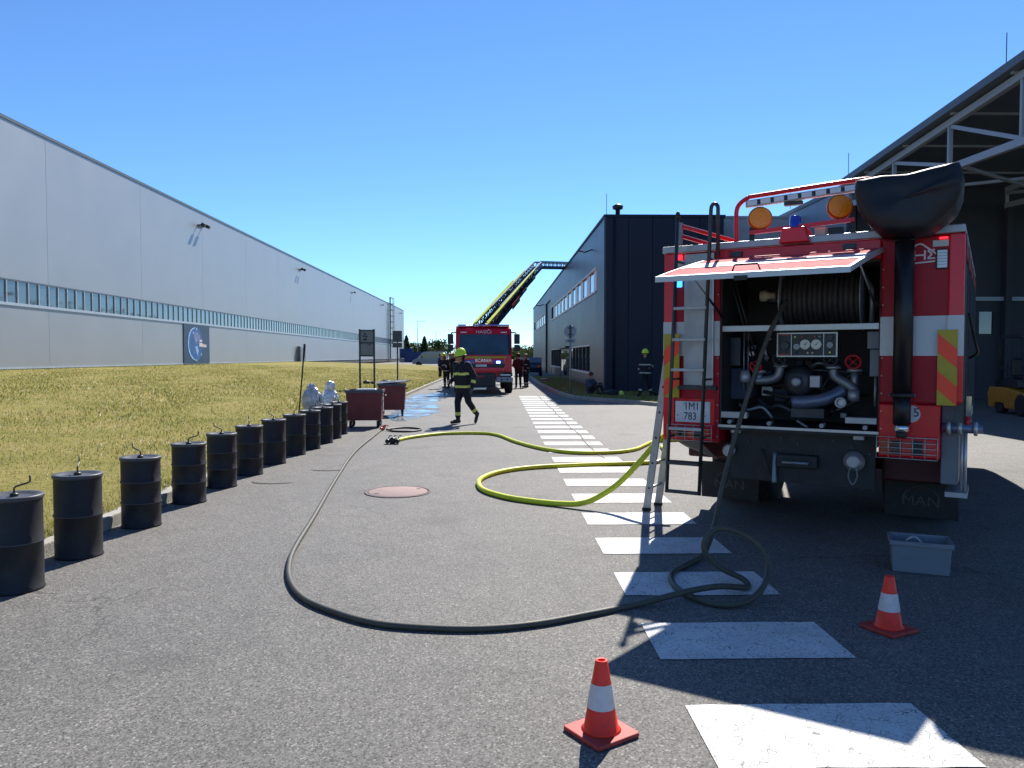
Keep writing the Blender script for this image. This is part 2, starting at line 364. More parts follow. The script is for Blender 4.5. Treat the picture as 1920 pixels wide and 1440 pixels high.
# ------------------------------------------------------------------ mesh helpers
class MB:
    """Collects faces of one part and links them as ONE mesh object."""
    def __init__(s): s.v = []; s.f = []; s.m = []; s.sm = []
    def add(s, vs, fs, mat=0, smooth=False):
        o = len(s.v); s.v += [tuple(p) for p in vs]
        for f in fs:
            s.f.append([i + o for i in f]); s.m.append(mat); s.sm.append(smooth)
        return s
    def box(s, x0, x1, y0, y1, z0, z1, mat=0):
        v = [(x, y, z) for z in (z0, z1) for y in (y0, y1) for x in (x0, x1)]
        return s.add(v, [(0, 2, 3, 1), (4, 5, 7, 6), (0, 1, 5, 4), (2, 6, 7, 3), (0, 4, 6, 2), (1, 3, 7, 5)], mat)
    def obox(s, c, size, rot=None, mat=0):
        M = rot if rot is not None else Matrix.Identity(3)
        h = [k / 2 for k in size]
        v = [Vector(c) + M @ Vector((sx * h[0], sy * h[1], sz * h[2])) for sz in (-1, 1) for sy in (-1, 1) for sx in (-1, 1)]
        return s.add(v, [(0, 2, 3, 1), (4, 5, 7, 6), (0, 1, 5, 4), (2, 6, 7, 3), (0, 4, 6, 2), (1, 3, 7, 5)], mat)
    def bar(s, a, b, wd, ht, mat=0, up=(0, 0, 1)):
        a, b = Vector(a), Vector(b); d = b - a; L = d.length; y = d.normalized()
        upv = Vector(up)
        if abs(y.dot(upv)) > 0.98: upv = Vector((1, 0, 0))
        x = y.cross(upv).normalized(); z = x.cross(y)
        M = Matrix((x, y, z)).transposed()
        return s.obox((a + b) / 2, (wd, L, ht), M, mat)
    def tube(s, pts, r, n=8, mat=0, caps=True, closed=False, smooth=True):
        pts = [Vector(p) for p in pts]; k = len(pts)
        rr = r if hasattr(r, '__len__') else [r] * k
        T = []
        for i in range(k):
            a = pts[i - 1] if (i > 0 or closed) else pts[i]
            b = pts[(i + 1) % k] if (i < k - 1 or closed) else pts[i]
            t = (b - a); T.append(t.normalized() if t.length > 1e-9 else Vector((0, 0, 1)))
        ref = Vector((0, 0, 1)) if abs(T[0].z) < 0.9 else Vector((1, 0, 0))
        nx = T[0].cross(ref).normalized()
        vs = []
        for i in range(k):
            nx = (nx - T[i] * nx.dot(T[i])).normalized(); ny = T[i].cross(nx)
            for j in range(n):
                a = 2 * PI * j / n
                vs.append(pts[i] + (nx * math.cos(a) + ny * math.sin(a)) * rr[i])
        fs = []
        for i in range(k if closed else k - 1):
            for j in range(n):
                a, b = i * n, ((i + 1) % k) * n
                fs.append((a + j, a + (j + 1) % n, b + (j + 1) % n, b + j))
        s.add(vs, fs, mat, smooth)
        if caps and not closed:
            o = len(s.v) - len(vs)
            s.f.append([o + j for j in reversed(range(n))]); s.m.append(mat); s.sm.append(False)
            s.f.append([o + (k - 1) * n + j for j in range(n)]); s.m.append(mat); s.sm.append(False)
        return s
    def cyl(s, a, b, r, r2=None, n=16, mat=0, smooth=True):
        return s.tube([a, b], [r, r if r2 is None else r2], n, mat, True, False, smooth)
    def lathe(s, prof, n=24, o=(0, 0, 0), ax='z', mat=0, smooth=True, close=True):
        vs = []
        for r, z in prof:
            for j in range(n):
                a = 2 * PI * j / n; x, y = r * math.cos(a), r * math.sin(a)
                p = {'z': (x, y, z), 'x': (z, x, y), 'y': (x, z, y)}[ax]
                vs.append((p[0] + o[0], p[1] + o[1], p[2] + o[2]))
        fs = []
        for i in range(len(prof) - 1):
            for j in range(n):
                q = (i * n + j, i * n + (j + 1) % n, (i + 1) * n + (j + 1) % n, (i + 1) * n + j)
                fs.append(q if ax != 'y' else q[::-1])
        s.add(vs, fs, mat, smooth)
        if close:
            b = len(s.v) - len(vs)
            for k0, rev in ((0, True), ((len(prof) - 1) * n, False)):
                idx = [b + k0 + j for j in range(n)]
                if rev != (ax == 'y'): idx.reverse()
                s.f.append(idx); s.m.append(mat); s.sm.append(False)
        return s
    def ball(s, c, r, n=14, m=9, mat=0, rot=None):
        r = (r, r, r) if not hasattr(r, '__len__') else r
        vs = []
        for i in range(m + 1):
            th = PI * i / m
            for j in range(n):
                a = 2 * PI * j / n
                p = Vector((r[0] * math.sin(th) * math.cos(a), r[1] * math.sin(th) * math.sin(a), -r[2] * math.cos(th)))
                if rot is not None: p = rot @ p
                vs.append(p + Vector(c))
        fs = [(i * n + j, i * n + (j + 1) % n, (i + 1) * n + (j + 1) % n, (i + 1) * n + j) for i in range(m) for j in range(n)]
        return s.add(vs, fs, mat, True)
    def prism(s, poly, plane, d0, d1, mat=0):
        """poly in the plane ('xz','yz','xy'), extruded from d0 to d1 along the third axis."""
        def P3(a, b, d): return {'xz': (a, d, b), 'yz': (d, a, b), 'xy': (a, b, d)}[plane]
        n = len(poly); v = [P3(a, b, d0) for a, b in poly] + [P3(a, b, d1) for a, b in poly]
        f = [list(range(n))[::-1], list(range(n, 2 * n))] + [(i, (i + 1) % n, n + (i + 1) % n, n + i) for i in range(n)]
        return s.add(v, f, mat)
    def quad(s, a, b, c, d, mat=0): return s.add([a, b, c, d], [(0, 1, 2, 3)], mat)
    def mesh(s, name, mats):
        me = bpy.data.meshes.new(name)
        me.from_pydata([tuple(p) for p in s.v], [], s.f)
        for mt in (mats if isinstance(mats, (list, tuple)) else [mats]): me.materials.append(MATS[mt])
        me.polygons.foreach_set('material_index', s.m)
        me.polygons.foreach_set('use_smooth', s.sm)
        bm = bmesh.new(); bm.from_mesh(me); bmesh.ops.recalc_face_normals(bm, faces=bm.faces[:]); bm.to_mesh(me); bm.free()
        me.update(); return me
    def build(s, name, mats, parent=None, bevel=0.0, loc=None, rot=None, seg=2):
        return mk(name, s.mesh(name, mats), parent, bevel, loc, rot, seg)

def mk(name, me, parent=None, bevel=0.0, loc=None, rot=None, seg=2):
    o = bpy.data.objects.new(name, me); COL.objects.link(o)
    if parent: o.parent = parent
    if loc: o.location = loc
    if rot: o.rotation_euler = rot
    if bevel:
        b = o.modifiers.new('bevel', 'BEVEL'); b.width = bevel; b.segments = seg; b.limit_method = 'ANGLE'; b.angle_limit = R(40)
    return o

def thing(name, label, cat, loc=(0, 0, 0), rz=0.0, group=None):
    o = bpy.data.objects.new(name, None); COL.objects.link(o)
    o.empty_display_size = 0.2; o.location = loc; o.rotation_euler = (0, 0, rz)
    return tag(o, label, cat, group)
def tag(o, label, cat, group=None, kind=None):
    o['label'] = label; o['category'] = cat
    if group: o['group'] = group
    if kind: o['kind'] = kind
    return o
def struct(o): o['kind'] = 'structure'; return o
def kids(o): return [c for c in bpy.data.objects if c.parent == o]
def copy_tree(o, parent=None):
    c = o.copy(); COL.objects.link(c); c.parent = parent
    for ch in kids(o): copy_tree(ch, c)
    return c

def text(name, body, size, mat, parent, M, ext=0.002, align='CENTER', sx=1.0):
    """Letters as a thin mesh; M places its local XY plane."""
    cu = bpy.data.curves.new(name, 'FONT'); cu.body = body; cu.size = size; cu.extrude = ext; cu.align_x = align; cu.align_y = 'CENTER'
    cu.resolution_u = 3
    t = bpy.data.objects.new(name, cu); COL.objects.link(t)
    me = bpy.data.meshes.new_from_object(t)
    bpy.data.objects.remove(t); bpy.data.curves.remove(cu)
    me.materials.clear(); me.materials.append(MATS[mat])
    me.transform(Matrix.Diagonal((sx, 1, 1, 1))); me.transform(M)
    me.name = name
    return mk(name, me, parent)
def face_rear(u, v, z):       # text plane: x right, y up, facing local -Y
    return Matrix.Translation((u, v, z)) @ Euler((R(90), 0, 0)).to_matrix().to_4x4()

def catmull(pts, per=6, closed=False):
    P_ = [Vector(p) for p in pts]; n = len(P_); out = []
    for i in range(n if closed else n - 1):
        p0 = P_[(i - 1) % n] if (i > 0 or closed) else P_[0]
        p1 = P_[i]; p2 = P_[(i + 1) % n]
        p3 = P_[(i + 2) % n] if (i + 2 < n or closed) else P_[-1]
        for k in range(per):
            t = k / per
            out.append(0.5 * ((2 * p1) + (-p0 + p2) * t + (2 * p0 - 5 * p1 + 4 * p2 - p3) * t * t + (-p0 + 3 * p1 - 3 * p2 + p3) * t ** 3))
    if not closed: out.append(P_[-1])
    return out

# ------------------------------------------------------------------ ground, road, lawns
struct(MB().quad((-1800, -300, -0.35), (1800, -300, -0.35), (1800, 2600, -0.35), (-1800, 2600, -0.35)).build('terrain', 'terrain'))
KX = -3.62
struct(MB().box(KX - 0.15, 75, -25, 175, -0.3, 0.0).build('road', 'asphalt'))
def lawn_h(x): return 0.115 + max(0.0, (KX - 0.15 - x)) / 23.15 * 0.725
lm = MB()
xs = [KX - 0.15 - 23.3 * (i / 12) for i in range(13)]
ys = [-25 + 133 * j / 60 for j in range(61)]
vs = [(x, y, lawn_h(x) + (0.03 * math.sin(x * 1.3 + y * 0.37) * math.sin(y * 0.21) if 0 < i < 12 else 0)) for j, y in enumerate(ys) for i, x in enumerate(xs)]
lm.add(vs, [(j * 13 + i, (j + 1) * 13 + i, (j + 1) * 13 + i + 1, j * 13 + i + 1) for j in range(60) for i in range(12)], 0, True)
struct(lm.build('lawn_left', 'lawn'))
# far shelf of ground beside the hall beyond the lawn
struct(MB().box(-60, KX - 0.2, 108.2, 330, -0.3, -0.01).build('yard_far', 'asphalt'))

# left kerb: separate stones
kst = MB().box(-0.15, 0, 0, 0.992, -0.25, 0.12).mesh('kerb_stone', 'kerb')
kerbL = struct(bpy.data.objects.new('kerb_left', None)); COL.objects.link(kerbL)
for i in range(95):
    mk('kerb_stone', kst, kerbL, 0.012, (KX + random.uniform(-0.004, 0.004), -6 + i * 1.0, random.uniform(-0.006, 0.004)))

# right lawn island with kerb
kr = [(2.45, 58), (2.38, 48), (2.36, 42.5), (2.45, 36), (2.59, 31.6), (2.86, 28.9), (3.34, 27.75), (3.88, 26.8), (4.47, 25.8), (5.17, 24.5), (6.3, 22.8), (8.5, 20.9), (11.5, 20.2)]
isl = kr + [(11.5, 33.5), (4.75, 33.5), (4.75, 58)]
struct(MB().prism(isl, 'xy', -0.2, 0.10).build('lawn_right', 'lawn'))
kerbR = struct(bpy.data.objects.new('kerb_right', None)); COL.objects.link(kerbR)
kp = catmull([(x, y, 0) for x, y in kr], 8)
acc = 0; seg0 = kp[0]
for a in kp[1:]:
    if (a - seg0).length >= 0.98 or a is kp[-1]:
        d = (a - seg0); L_ = d.length; nrm = Vector((d.y, -d.x, 0)).normalized()
        b = MB(); b.bar(Vector((0, 0, 0)), Vector((L_ - 0.008, 0, 0)), 0.14, 0.26)
        mk('kerb_stone', b.mesh('kerb_stone_r', 'kerb'), kerbR, 0.012, (seg0.x - nrm.x * 0.055, seg0.y - nrm.y * 0.055, -0.005 + random.uniform(-0.004, 0.004)), (0, 0, math.atan2(d.y, d.x)))
        seg0 = a

# painted walkway: stripes
walk = struct(bpy.data.objects.new('painted_walkway', None)); COL.objects.link(walk)
smesh = None
for i in range(27):
    y1 = 3.49 + 1.0915 * (i - 1); y0 = y1 - 0.555
    b = MB()
    n = 10
    jx = lambda: random.uniform(-0.006, 0.006)
    bot = [(0.868 + 1.055 * k / n, y0 + jx(), 0.0045) for k in range(n + 1)]
    top = [(0.868 + 1.055 * k / n, y1 + jx(), 0.0045) for k in range(n + 1)]
    b.add(bot + top, [(k, k + 1, n + 2 + k, n + 1 + k) for k in range(n)])
    b.build('stripe', 'road_paint', walk)
# tar-filled joint running along the walkway, and small patches
b = MB(); pts = []
y = 12.0
while y < 31.5:
    pts.append((1.66 + 0.02 * math.sin(y * 1.7) + random.uniform(-0.012, 0.012), y)); y += 0.35
b.add([(x - 0.016, y, 0.0085) for x, y in pts] + [(x + 0.016, y, 0.0085) for x, y in pts], [(i, len(pts) + i, len(pts) + i + 1, i + 1) for i in range(len(pts) - 1)])
struct(b.build('tar_joint', 'tar'))

def blob(name, pts, z, mat, per=8, jit=0.0):
    c = catmull([(x, y, z) for x, y in pts], per, True)
    c = [Vector((p.x + random.uniform(-jit, jit), p.y + random.uniform(-jit, jit), z)) for p in c]
    return struct(MB().add(c, [list(range(len(c)))]).build(name, mat))
blob('puddle', [(-2.42, 19.0), (-2.9, 20.6), (-3.1, 23.5), (-3.62, 26.5), (-3.4, 30.5), (-3.1, 33.5), (-2.2, 33.6), (-1.9, 30), (-2.15, 26.8), (-1.85, 24.6), (-1.7, 22.2), (-2.0, 20.4)], 0.005, 'wet', 8, 0.05)
for (cx, cy, rx, ry, a0, a1) in ((-2.42, 11.0, 0.24, 0.16, 200, 350), (-2.86, 9.95, 0.30, 0.20, 190, 330)):
    b = MB(); v = []
    for k in range(13):
        a = R(a0 + (a1 - a0) * k / 12); w_ = 0.03 * math.sin(PI * k / 12) + 0.004
        v += [(cx + (rx - w_) * math.cos(a), cy + (ry - w_) * math.sin(a), 0.0045), (cx + (rx + w_) * math.cos(a), cy + (ry + w_) * math.sin(a), 0.0045)]
    b.add(v, [(2 * k, 2 * k + 1, 2 * k + 3, 2 * k + 2) for k in range(12)]); struct(b.build('oil_stain', 'tar'))
# grass blades (nobody could count them)
def grass(name, n, sampler, hmin, hmax):
    P0 = sampler(n); n = len(P0)
    d = np.sqrt(P0[:, 0] ** 2 + P0[:, 1] ** 2)
    sc = np.clip(d / 9.0, 0.85, 3.4)
    h = rng.uniform(hmin, hmax, n) * (0.85 + 0.15 * sc); wd = 0.0055 * sc * rng.uniform(0.7, 1.4, n)
    a = rng.uniform(0, 2 * PI, n); ln = rng.uniform(0.1, 0.9, n) * h; la = rng.uniform(0, 2 * PI, n)
    dx, dy = np.cos(a) * wd, np.sin(a) * wd
    V = np.empty((n, 3, 3), np.float32)
    V[:, 0] = P0 + np.stack([dx, dy, -0.01 + 0 * dx], 1)
    V[:, 1] = P0 - np.stack([dx, dy, 0.01 + 0 * dx], 1)
    V[:, 2] = P0 + np.stack([np.cos(la) * ln, np.sin(la) * ln, h], 1)
    me = bpy.data.meshes.new(name)
    me.vertices.add(3 * n); me.loops.add(3 * n); me.polygons.add(n)
    me.vertices.foreach_set('co', V.ravel()); me.loops.foreach_set('vertex_index', np.arange(3 * n, dtype=np.int32))
    me.polygons.foreach_set('loop_start', np.arange(0, 3 * n, 3, dtype=np.int32)); me.polygons.foreach_set('loop_total', np.full(n, 3, np.int32))
    me.materials.append(MATS['blades']); me.update()
    o = mk(name, me); return o
def samp_left(n):
    y = 3.0 * (75 / 3.0) ** rng.random(n); x = KX - 0.16 - 23 * rng.random(n) ** 1.35
    k = (x > -0.78 * y - 2.2); x, y = x[k], y[k]
    patch = np.sin(x * 1.9 + 1.3 * np.sin(y * 0.8)) + np.sin(y * 1.25 + 1.1 * np.sin(x * 1.7))
    k = rng.random(len(x)) < np.clip(0.75 + 0.15 * patch, 0.4, 1); x, y = x[k], y[k]
    ne = n // 14
    ye = 3.0 * (60 / 3.0) ** rng.random(ne); xe = KX - 0.10 - 0.25 * rng.random(ne) ** 2
    ke = rng.random(ne) < 0.25 + 0.75 * (np.sin(ye * 2.1) * np.sin(ye * 0.9 + 1) > -0.1); x = np.concatenate([x, xe[ke]]); y = np.concatenate([y, ye[ke]])
    z = 0.115 + np.maximum(0, KX - 0.15 - x) / 23.15 * 0.725
    return np.stack([x, y, z], 1)
g = grass('grass', 260000, samp_left, 0.018, 0.06)
tag(g, 'dry yellow and green grass of the lawn along the white hall', 'grass', kind='stuff')
def samp_right(n):
    y = rng.uniform(21, 52, n); x = rng.uniform(2.4, 10.5, n)
    kx = np.interp(y, [20.2, 20.9, 22.8, 24.5, 25.8, 26.8, 27.75, 28.9, 31.6, 36, 42.5, 58], [11.5, 8.5, 6.3, 5.17, 4.47, 3.88, 3.34, 2.86, 2.59, 2.45, 2.36, 2.45])
    k = (x > kx + 0.15) & ~((x > 4.6) & (y > 33)); x, y = x[k], y[k]
    return np.stack([x, y, np.full(len(x), 0.10)], 1)
g = grass('grass', 60000, samp_right, 0.016, 0.05)
tag(g, 'short grass on the verge before the dark blue building', 'grass', kind='stuff')

# ------------------------------------------------------------------ left hall
WX = -27.0
hall = thing('warehouse', 'long pale grey metal hall with a ribbon of windows behind the lawn', 'building', (WX, 30, 0.8))
def hp(x): return x  # local frame: x out of wall, y along, z from world
HY0, HY1 = -12.0, 223.5          # world extent along y
def hall_part(b, name, mats, parent=hall, bevel=0):
    return b.build(name, mats, parent, bevel, loc=(0, -30, -0.8))
hall_part(MB().box(-40, -0.32, HY0, HY1, 0.2, 14.6), 'core', 'hall_white')
cuts = [HY0, 10.6, 22.7, 34.8, 47.0, 59.2, 71.4, 83.6, 95.8, 108, 120.2, 132.4, 144.6, 156.8, 169, 181.2, 193.4, 205.6, HY1]
for a, c in zip(cuts[:-1], cuts[1:]):
    hall_part(MB().box(-0.3, 0, a + 0.006, c - 0.006, 5.88, 14.62), 'wall_panel', 'hall_white', bevel=0.01)
    hall_part(MB().box(-0.3, 0, a + 0.006, c - 0.006, 0.98, 4.42), 'wall_panel', 'hall_white', bevel=0.01)
for z0, z1 in ((1.0, 4.41), (5.89, 14.5)): hall_part(MB().box(-0.29, -0.018, HY0, HY1, z0, z1), 'joint_backing', 'hall_trim')
hall_part(MB().box(-0.35, 0.05, HY0, HY1 + 0.05, 14.62, 14.80), 'roof_edge', 'hall_trim')
hall_part(MB().box(-0.30, 0.03, HY0, HY1, 0.88, 0.98), 'base_flashing', 'hall_light')
hall_part(MB().box(-0.30, -0.02, HY0, HY1, 0.3, 0.88), 'plinth', 'plinth')
hall_part(MB().box(-0.30, 0.055, HY0, HY1, 4.42, 4.58), 'window_sill', 'hall_light')
hall_part(MB().box(-0.30, 0.035, HY0, HY1, 5.80, 5.885), 'window_head', 'hall_trim')
hall_part(MB().box(-0.14, 0.01, 200.5, HY1 - .2, 4.58, 5.80), 'blank_panel', 'hall_white')
pm = MB().box(-0.03, 0, 0.035, 0.965, 4.575, 5.80).mesh('pane', 'glass_pale')
mm = MB().box(-0.05, 0.035, -0.036, 0.036, 4.58, 5.80).mesh('mullion', 'hall_light')
y = 35.0
k = 0
while y < 200:
    mk('pane', pm, hall, 0, (-0.03, y - 30, -0.8), (0, 0, 0))
    mk('mullion', mm, hall, 0, (0, y - 30, -0.8))
    y += 1.0; k += 1
# door
dr = hall_part(MB().box(-0.02, 0.06, 104.7, 108.9, 0.92, 2.75), 'door', 'sign_grey')
b = MB(); b.box(0.06, 0.5, 104.3, 104.62, 0.5, 2.9)
hall_part(b, 'door_surround', 'hall_trim')
# downpipe at corner and the far end
hall_part(MB().box(-0.02, 0.03, 223.3, 223.5, 0.9, 14.6), 'corner_trim', 'hall_light')
# wall floodlights
for i, (fy, lab) in enumerate(((70.9, 'pair of black floodlights under the white hall roof above the blue banner'), (106.3, 'pair of black floodlights high on the white hall above its side door'), (144.3, 'small black floodlight high on the far white hall wall'), (179.8, 'small black floodlight beside the roof ladder of the white hall'), (213.9, 'small black floodlight between the roof ladder and the far hall corner'))):
    t = thing('wall_floodlight', lab, 'floodlight', (WX, fy, 13.4), 0, 'floodlights along the white hall')
    MB().box(0.0, 0.08, -0.62, 0.62, -0.05, 0.05).build('bracket', 'frame_dark', t)
    for s_ in ((-0.55, 0.55) if i < 2 else (0.0,)):
        b = MB(); b.bar((0.05, s_, 0), (0.42, s_, 0.05), 0.08, 0.08); b.build('arm', 'frame_dark', t)
        b = MB(); b.obox((0.52, s_, 0.02), (0.30, 0.38, 0.30), Euler((0, R(25), 0)).to_matrix()); b.build('lamp_head', 'frame_dark', t, 0.02)
# caged wall ladder
t = thing('wall_ladder', 'caged steel ladder climbing the far end of the white hall to its roof', 'ladder', (WX, 193, 0.85))
for s_ in (-0.55, 0.55): MB().box(0.25, 0.42, s_ - 0.09, s_ + 0.09, 0.0, 15.4).build('rail', 'steel_dark', t)
for k in range(26): MB().cyl((0.33, -0.5, 0.6 + k * 0.56), (0.33, 0.5, 0.6 + k * 0.56), 0.05, n=6).build('rung', 'galv', t)
for k in range(9):
    z = 3.2 + k * 1.5
    MB().tube([(0.33 + 1.0 * math.sin(a), -0.7 * math.cos(a), z) for a in [PI * q / 8 for q in range(9)]], 0.07, 5).build('cage_hoop', 'steel_dark', t)
for a in (PI * 0.25, PI * 0.5, PI * 0.75):
    MB().box(0.30 + 1.0 * math.sin(a), 0.38 + 1.0 * math.sin(a), -0.7 * math.cos(a) - 0.04, -0.7 * math.cos(a) + 0.04, 3.1, 15.2).build('cage_bar', 'galv', t)
# banner (flat print)
t = thing('banner', 'dark blue wall banner printed with a glowing globe on the white hall', 'banner', (WX + 0.02, 69.75, 0.95))
MB().box(0, 0.04, -2.95, 2.95, 0.0, 3.42).build('board', 'banner_blue', t)
def bprint(name, pts, mat, x=0.043):
    MB().add([(x, a, b_) for a, b_ in pts], [list(range(len(pts)))]).build(name, mat, t)
def ell(cx, cz, rx, rz, n=28): return [(cx + rx * math.cos(2 * PI * i / n), cz + rz * math.sin(2 * PI * i / n)) for i in range(n)]
def mir(a): return a
bprint('globe', mir(ell(-0.3, 1.72, 1.55, 1.5)), 'banner_mid', 0.043)
b = MB(); ring = [(0.046, -0.3 + 1.75 * math.cos(a), 1.72 + 1.45 * math.sin(a)) for a in [R(95) + R(175) * i / 18 for i in range(19)]]
b.tube(ring, [0.02 + 0.13 * math.sin(PI * i / 18) for i in range(19)], 6)
me = b.mesh('halo', 'banner_light'); me.transform(Matrix.Translation((0.046, 0, 0)) @ Matrix.Diagonal((0.03, 1, 1, 1))); mk('halo', me, t)
bprint('continent', mir([(-0.6, 2.75), (0.0, 2.85), (0.6, 2.5), (0.85, 2.0), (0.5, 1.8), (0.1, 2.0), (-0.3, 1.7), (-0.5, 2.1), (-0.8, 2.3)]), 'banner_mauve', 0.048)
bprint('continent', mir([(-0.5, 1.5), (0.0, 1.55), (0.3, 1.1), (0.0, 0.6), (-0.2, 1.0)]), 'banner_light', 0.048)
for (a, c) in ((-0.9, 2.7), (-0.1, 3.05), (-0.35, 2.1), (-0.2, 0.25), (0.9, 0.8)): bprint('glint', mir(ell(a, c, 0.13, 0.13, 10)), 'banner_light', 0.052)
for k, (a, wd_, z0, z1) in enumerate(((0.55, 0.55, 1.95, 2.12), (0.45, 0.6, 1.5, 1.85), (1.12, 0.28, 1.45, 1.78), (1.46, 0.3, 1.45, 1.72), (1.82, 0.3, 1.45, 1.7))):
    bprint('lettering', [(a, z0), (a + wd_, z0), (a + wd_, z1), (a, z1)][::-1], 'print_white', 0.054)

# ------------------------------------------------------------------ dark office block on the right
ob = thing('office_building', 'dark blue two-storey office building with a row of upper windows', 'building', (4.6, 33, 0))
def op(b, name, mats, parent=ob, bevel=0): return b.build(name, mats, parent, bevel, loc=(-4.6, -33, 0))
OY1 = 97.8; OT = 7.5
# side wall from horizontal cladding panels with window openings left free
op(MB().box(4.80, 9.7, 33.12, OY1, 0, OT - 0.05), 'core', 'frame_dark')
segs = [(33.0, 35.7, 0), (35.7, 65.1, 1), (65.1, 66.5, 0), (73.0, 73.9, 0), (73.9, 95, 2), (95, OY1, 0)]
for a, c, kind in segs:
    if kind == 0: op(MB().box(4.6, 4.8, a + 0.01, c - 0.01, 0.0, OT), 'wall_panel', 'anthracite')
    else:
        zt, zb = (5.74, 4.56) if kind == 1 else (5.78, 4.6)
        op(MB().box(4.6, 4.8, a + 0.01, c - 0.01, zt, OT), 'wall_panel', 'anthracite')
        if kind == 1:
            op(MB().box(4.6, 4.8, a + 0.01, c - 0.01, 2.12, zb), 'wall_panel', 'anthracite')
            op(MB().box(4.6, 4.8, a + 0.01, 38.05, 0.0, 2.12), 'wall_panel', 'anthracite')
            op(MB().box(4.62, 4.8, 38.05, 48.8, 0.0, 0.80), 'wall_panel', 'anthracite')
            op(MB().box(4.62, 4.8, 55.7, 65.09, 0.0, 0.80), 'wall_panel', 'anthracite')
        else: op(MB().box(4.6, 4.8, a + 0.01, c - 0.01, 0.0, zb), 'wall_panel', 'anthracite')
op(MB().box(4.75, 4.82, 66.5, 73.0, 0.0, 6.5), 'recess_glazing', 'frame_dark')
op(MB().box(4.6, 4.8, 66.5, 73.0, 6.5, OT), 'wall_panel', 'anthracite')
# front face: vertical cladding panels
for k in range(5):
    op(MB().box(4.6 + k * 1.02 + (0.0 if k else 0.0), 4.6 + (k + 1) * 1.02 - 0.015, 33.0 - 0.12, 33.0 - 0.005, 0.0, OT + 0.02), 'wall_panel', 'anthracite_shaded', bevel=0.008)
op(MB().box(4.55, 9.75, 32.84, OY1 + 0.05, OT + 0.025, OT + 0.13), 'roof_edge', 'anthracite_shaded')
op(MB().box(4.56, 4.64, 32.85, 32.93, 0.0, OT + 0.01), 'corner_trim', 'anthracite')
op(MB().cyl((5.0, 32.82, 0.1), (5.0, 32.82, OT), 0.045, n=8), 'downpipe', 'anthracite_shaded')
# upper windows
def win_row(y0, y1, n, z0, z1):
    st = (y1 - y0) / n
    for k in range(n):
        a = y0 + k * st
        f = op(MB().box(4.66, 4.78, a + 0.02, a + st * 0.45, z0, z1), 'window', 'frame_white')
        mk('pane', MB().box(4.69, 4.73, a + st * 0.45, a + st - 0.02, z0, z1).mesh('pane', 'glass_dark'), ob, 0, (-4.6, -33, 0))
    op(MB().box(4.55, 4.78, y0, y1, z0 - 0.09, z0 - 0.002), 'window_sill', 'frame_white')
    op(MB().box(4.58, 4.78, y0, y1, z1 + 0.002, z1 + 0.07), 'window_head', 'frame_white')
win_row(35.8, 65.0, 10, 4.66, 5.66)
win_row(74.0, 94.9, 6, 4.70, 5.70)
# ground-floor glazing and door
def gl(y0, y1, n, z0=0.82, z1=2.10):
    st = (y1 - y0) / n
    for k in range(n):
        a = y0 + k * st
        op(MB().box(4.70, 4.74, a + 0.06, a + st - 0.06, z0, z1), 'pane', 'glass_dark')
        op(MB().box(4.62, 4.79, a - 0.055, a + 0.055, z0, z1), 'mullion', 'frame_dark')
    op(MB().box(4.57, 4.79, y0, y1, z0 - 0.09, z0 - 0.002), 'window_sill', 'frame_white')
    op(MB().box(4.57, 4.79, y0, y1, z1 + 0.002, z1 + 0.07), 'window_head', 'frame_white')
gl(38.1, 48.7, 6); gl(55.8, 65.0, 5)
d = op(MB().box(4.64, 4.79, 49.0, 55.5, 0.08, 2.10), 'door', 'frame_dark')
for k in range(3): mk('pane', MB().box(4.62, 4.66, 49.4 + k * 2.0, 51.1 + k * 2.0, 0.3, 1.95).mesh('pane', 'glass_dark'), d)
op(MB().box(4.3, 4.79, 48.6, 55.9, 2.13, 2.24), 'door_canopy', 'frame_dark')
MB().tube([(4.6, 37.3, 6.75), (4.25, 37.3, 6.62), (3.9, 37.3, 6.70)], 0.035, 6).build('lamp_arm', 'frame_dark', ob, loc=(-4.6, -33, 0))
MB().tube([(4.6, 77.3, 6.75), (4.25, 77.3, 6.62), (3.9, 77.3, 6.70)], 0.05, 6).build('lamp_arm', 'frame_dark', ob, loc=(-4.6, -33, 0))
MB().lathe([(0.10, 0), (0.10, 0.35), (0.22, 0.40), (0.24, 0.52), (0.10, 0.6)], 14, (5.25, 33.6, OT + 0.1)).build('roof_vent', 'frame_dark', ob, loc=(-4.6, -33, 0))
MB().cyl((4.72, 33.3, OT), (4.72, 33.3, OT + 1.1), 0.012, n=5).build('lightning_rod', 'steel_dark', ob, loc=(-4.6, -33, 0))

# grey block behind, between office and canopy hall
gb = thing('concrete_building', 'plain pale grey concrete building beside the dark blue office', 'building', (9.8, 34.2, 0))
MB().box(0, 3.4, 0, 14, 0, 7.72).build('wall', 'concrete_grey', gb)
MB().box(-0.03, 3.4, -0.05, 14, 7.725, 7.82).build('roof_edge', 'concrete_grey', gb)

# ------------------------------------------------------------------ canopy hall on the right
CX = 13.3
ch = thing('canopy_hall', 'grey steel hall with an open trussed canopy gable above the yard', 'building', (CX, 29, 0))
def cp(b, name, mats, bevel=0): return b.build(name, mats, ch, bevel, loc=(-CX, -29, 0))
def zt(y): return 8.71 - (y - 19.43) * 0.0865          # top chord
ridge_y = 9.0
# closed part beyond
for k in range(3): cp(MB().box(CX, CX + 0.2, 29.0 + k * 2.9, 31.88 + k * 2.9, 0, 8.02), 'wall_panel', 'canopy_clad')
cp(MB().box(CX - 0.05, CX + 26, 29.0, 37.75, 8.03, 8.20), 'roof', 'hall_trim')
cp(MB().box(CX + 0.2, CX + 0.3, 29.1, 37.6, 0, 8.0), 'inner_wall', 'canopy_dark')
cp(MB().box(CX, CX + 26, 37.5, 37.7, 0, 8.0), 'end_wall', 'canopy_dark')
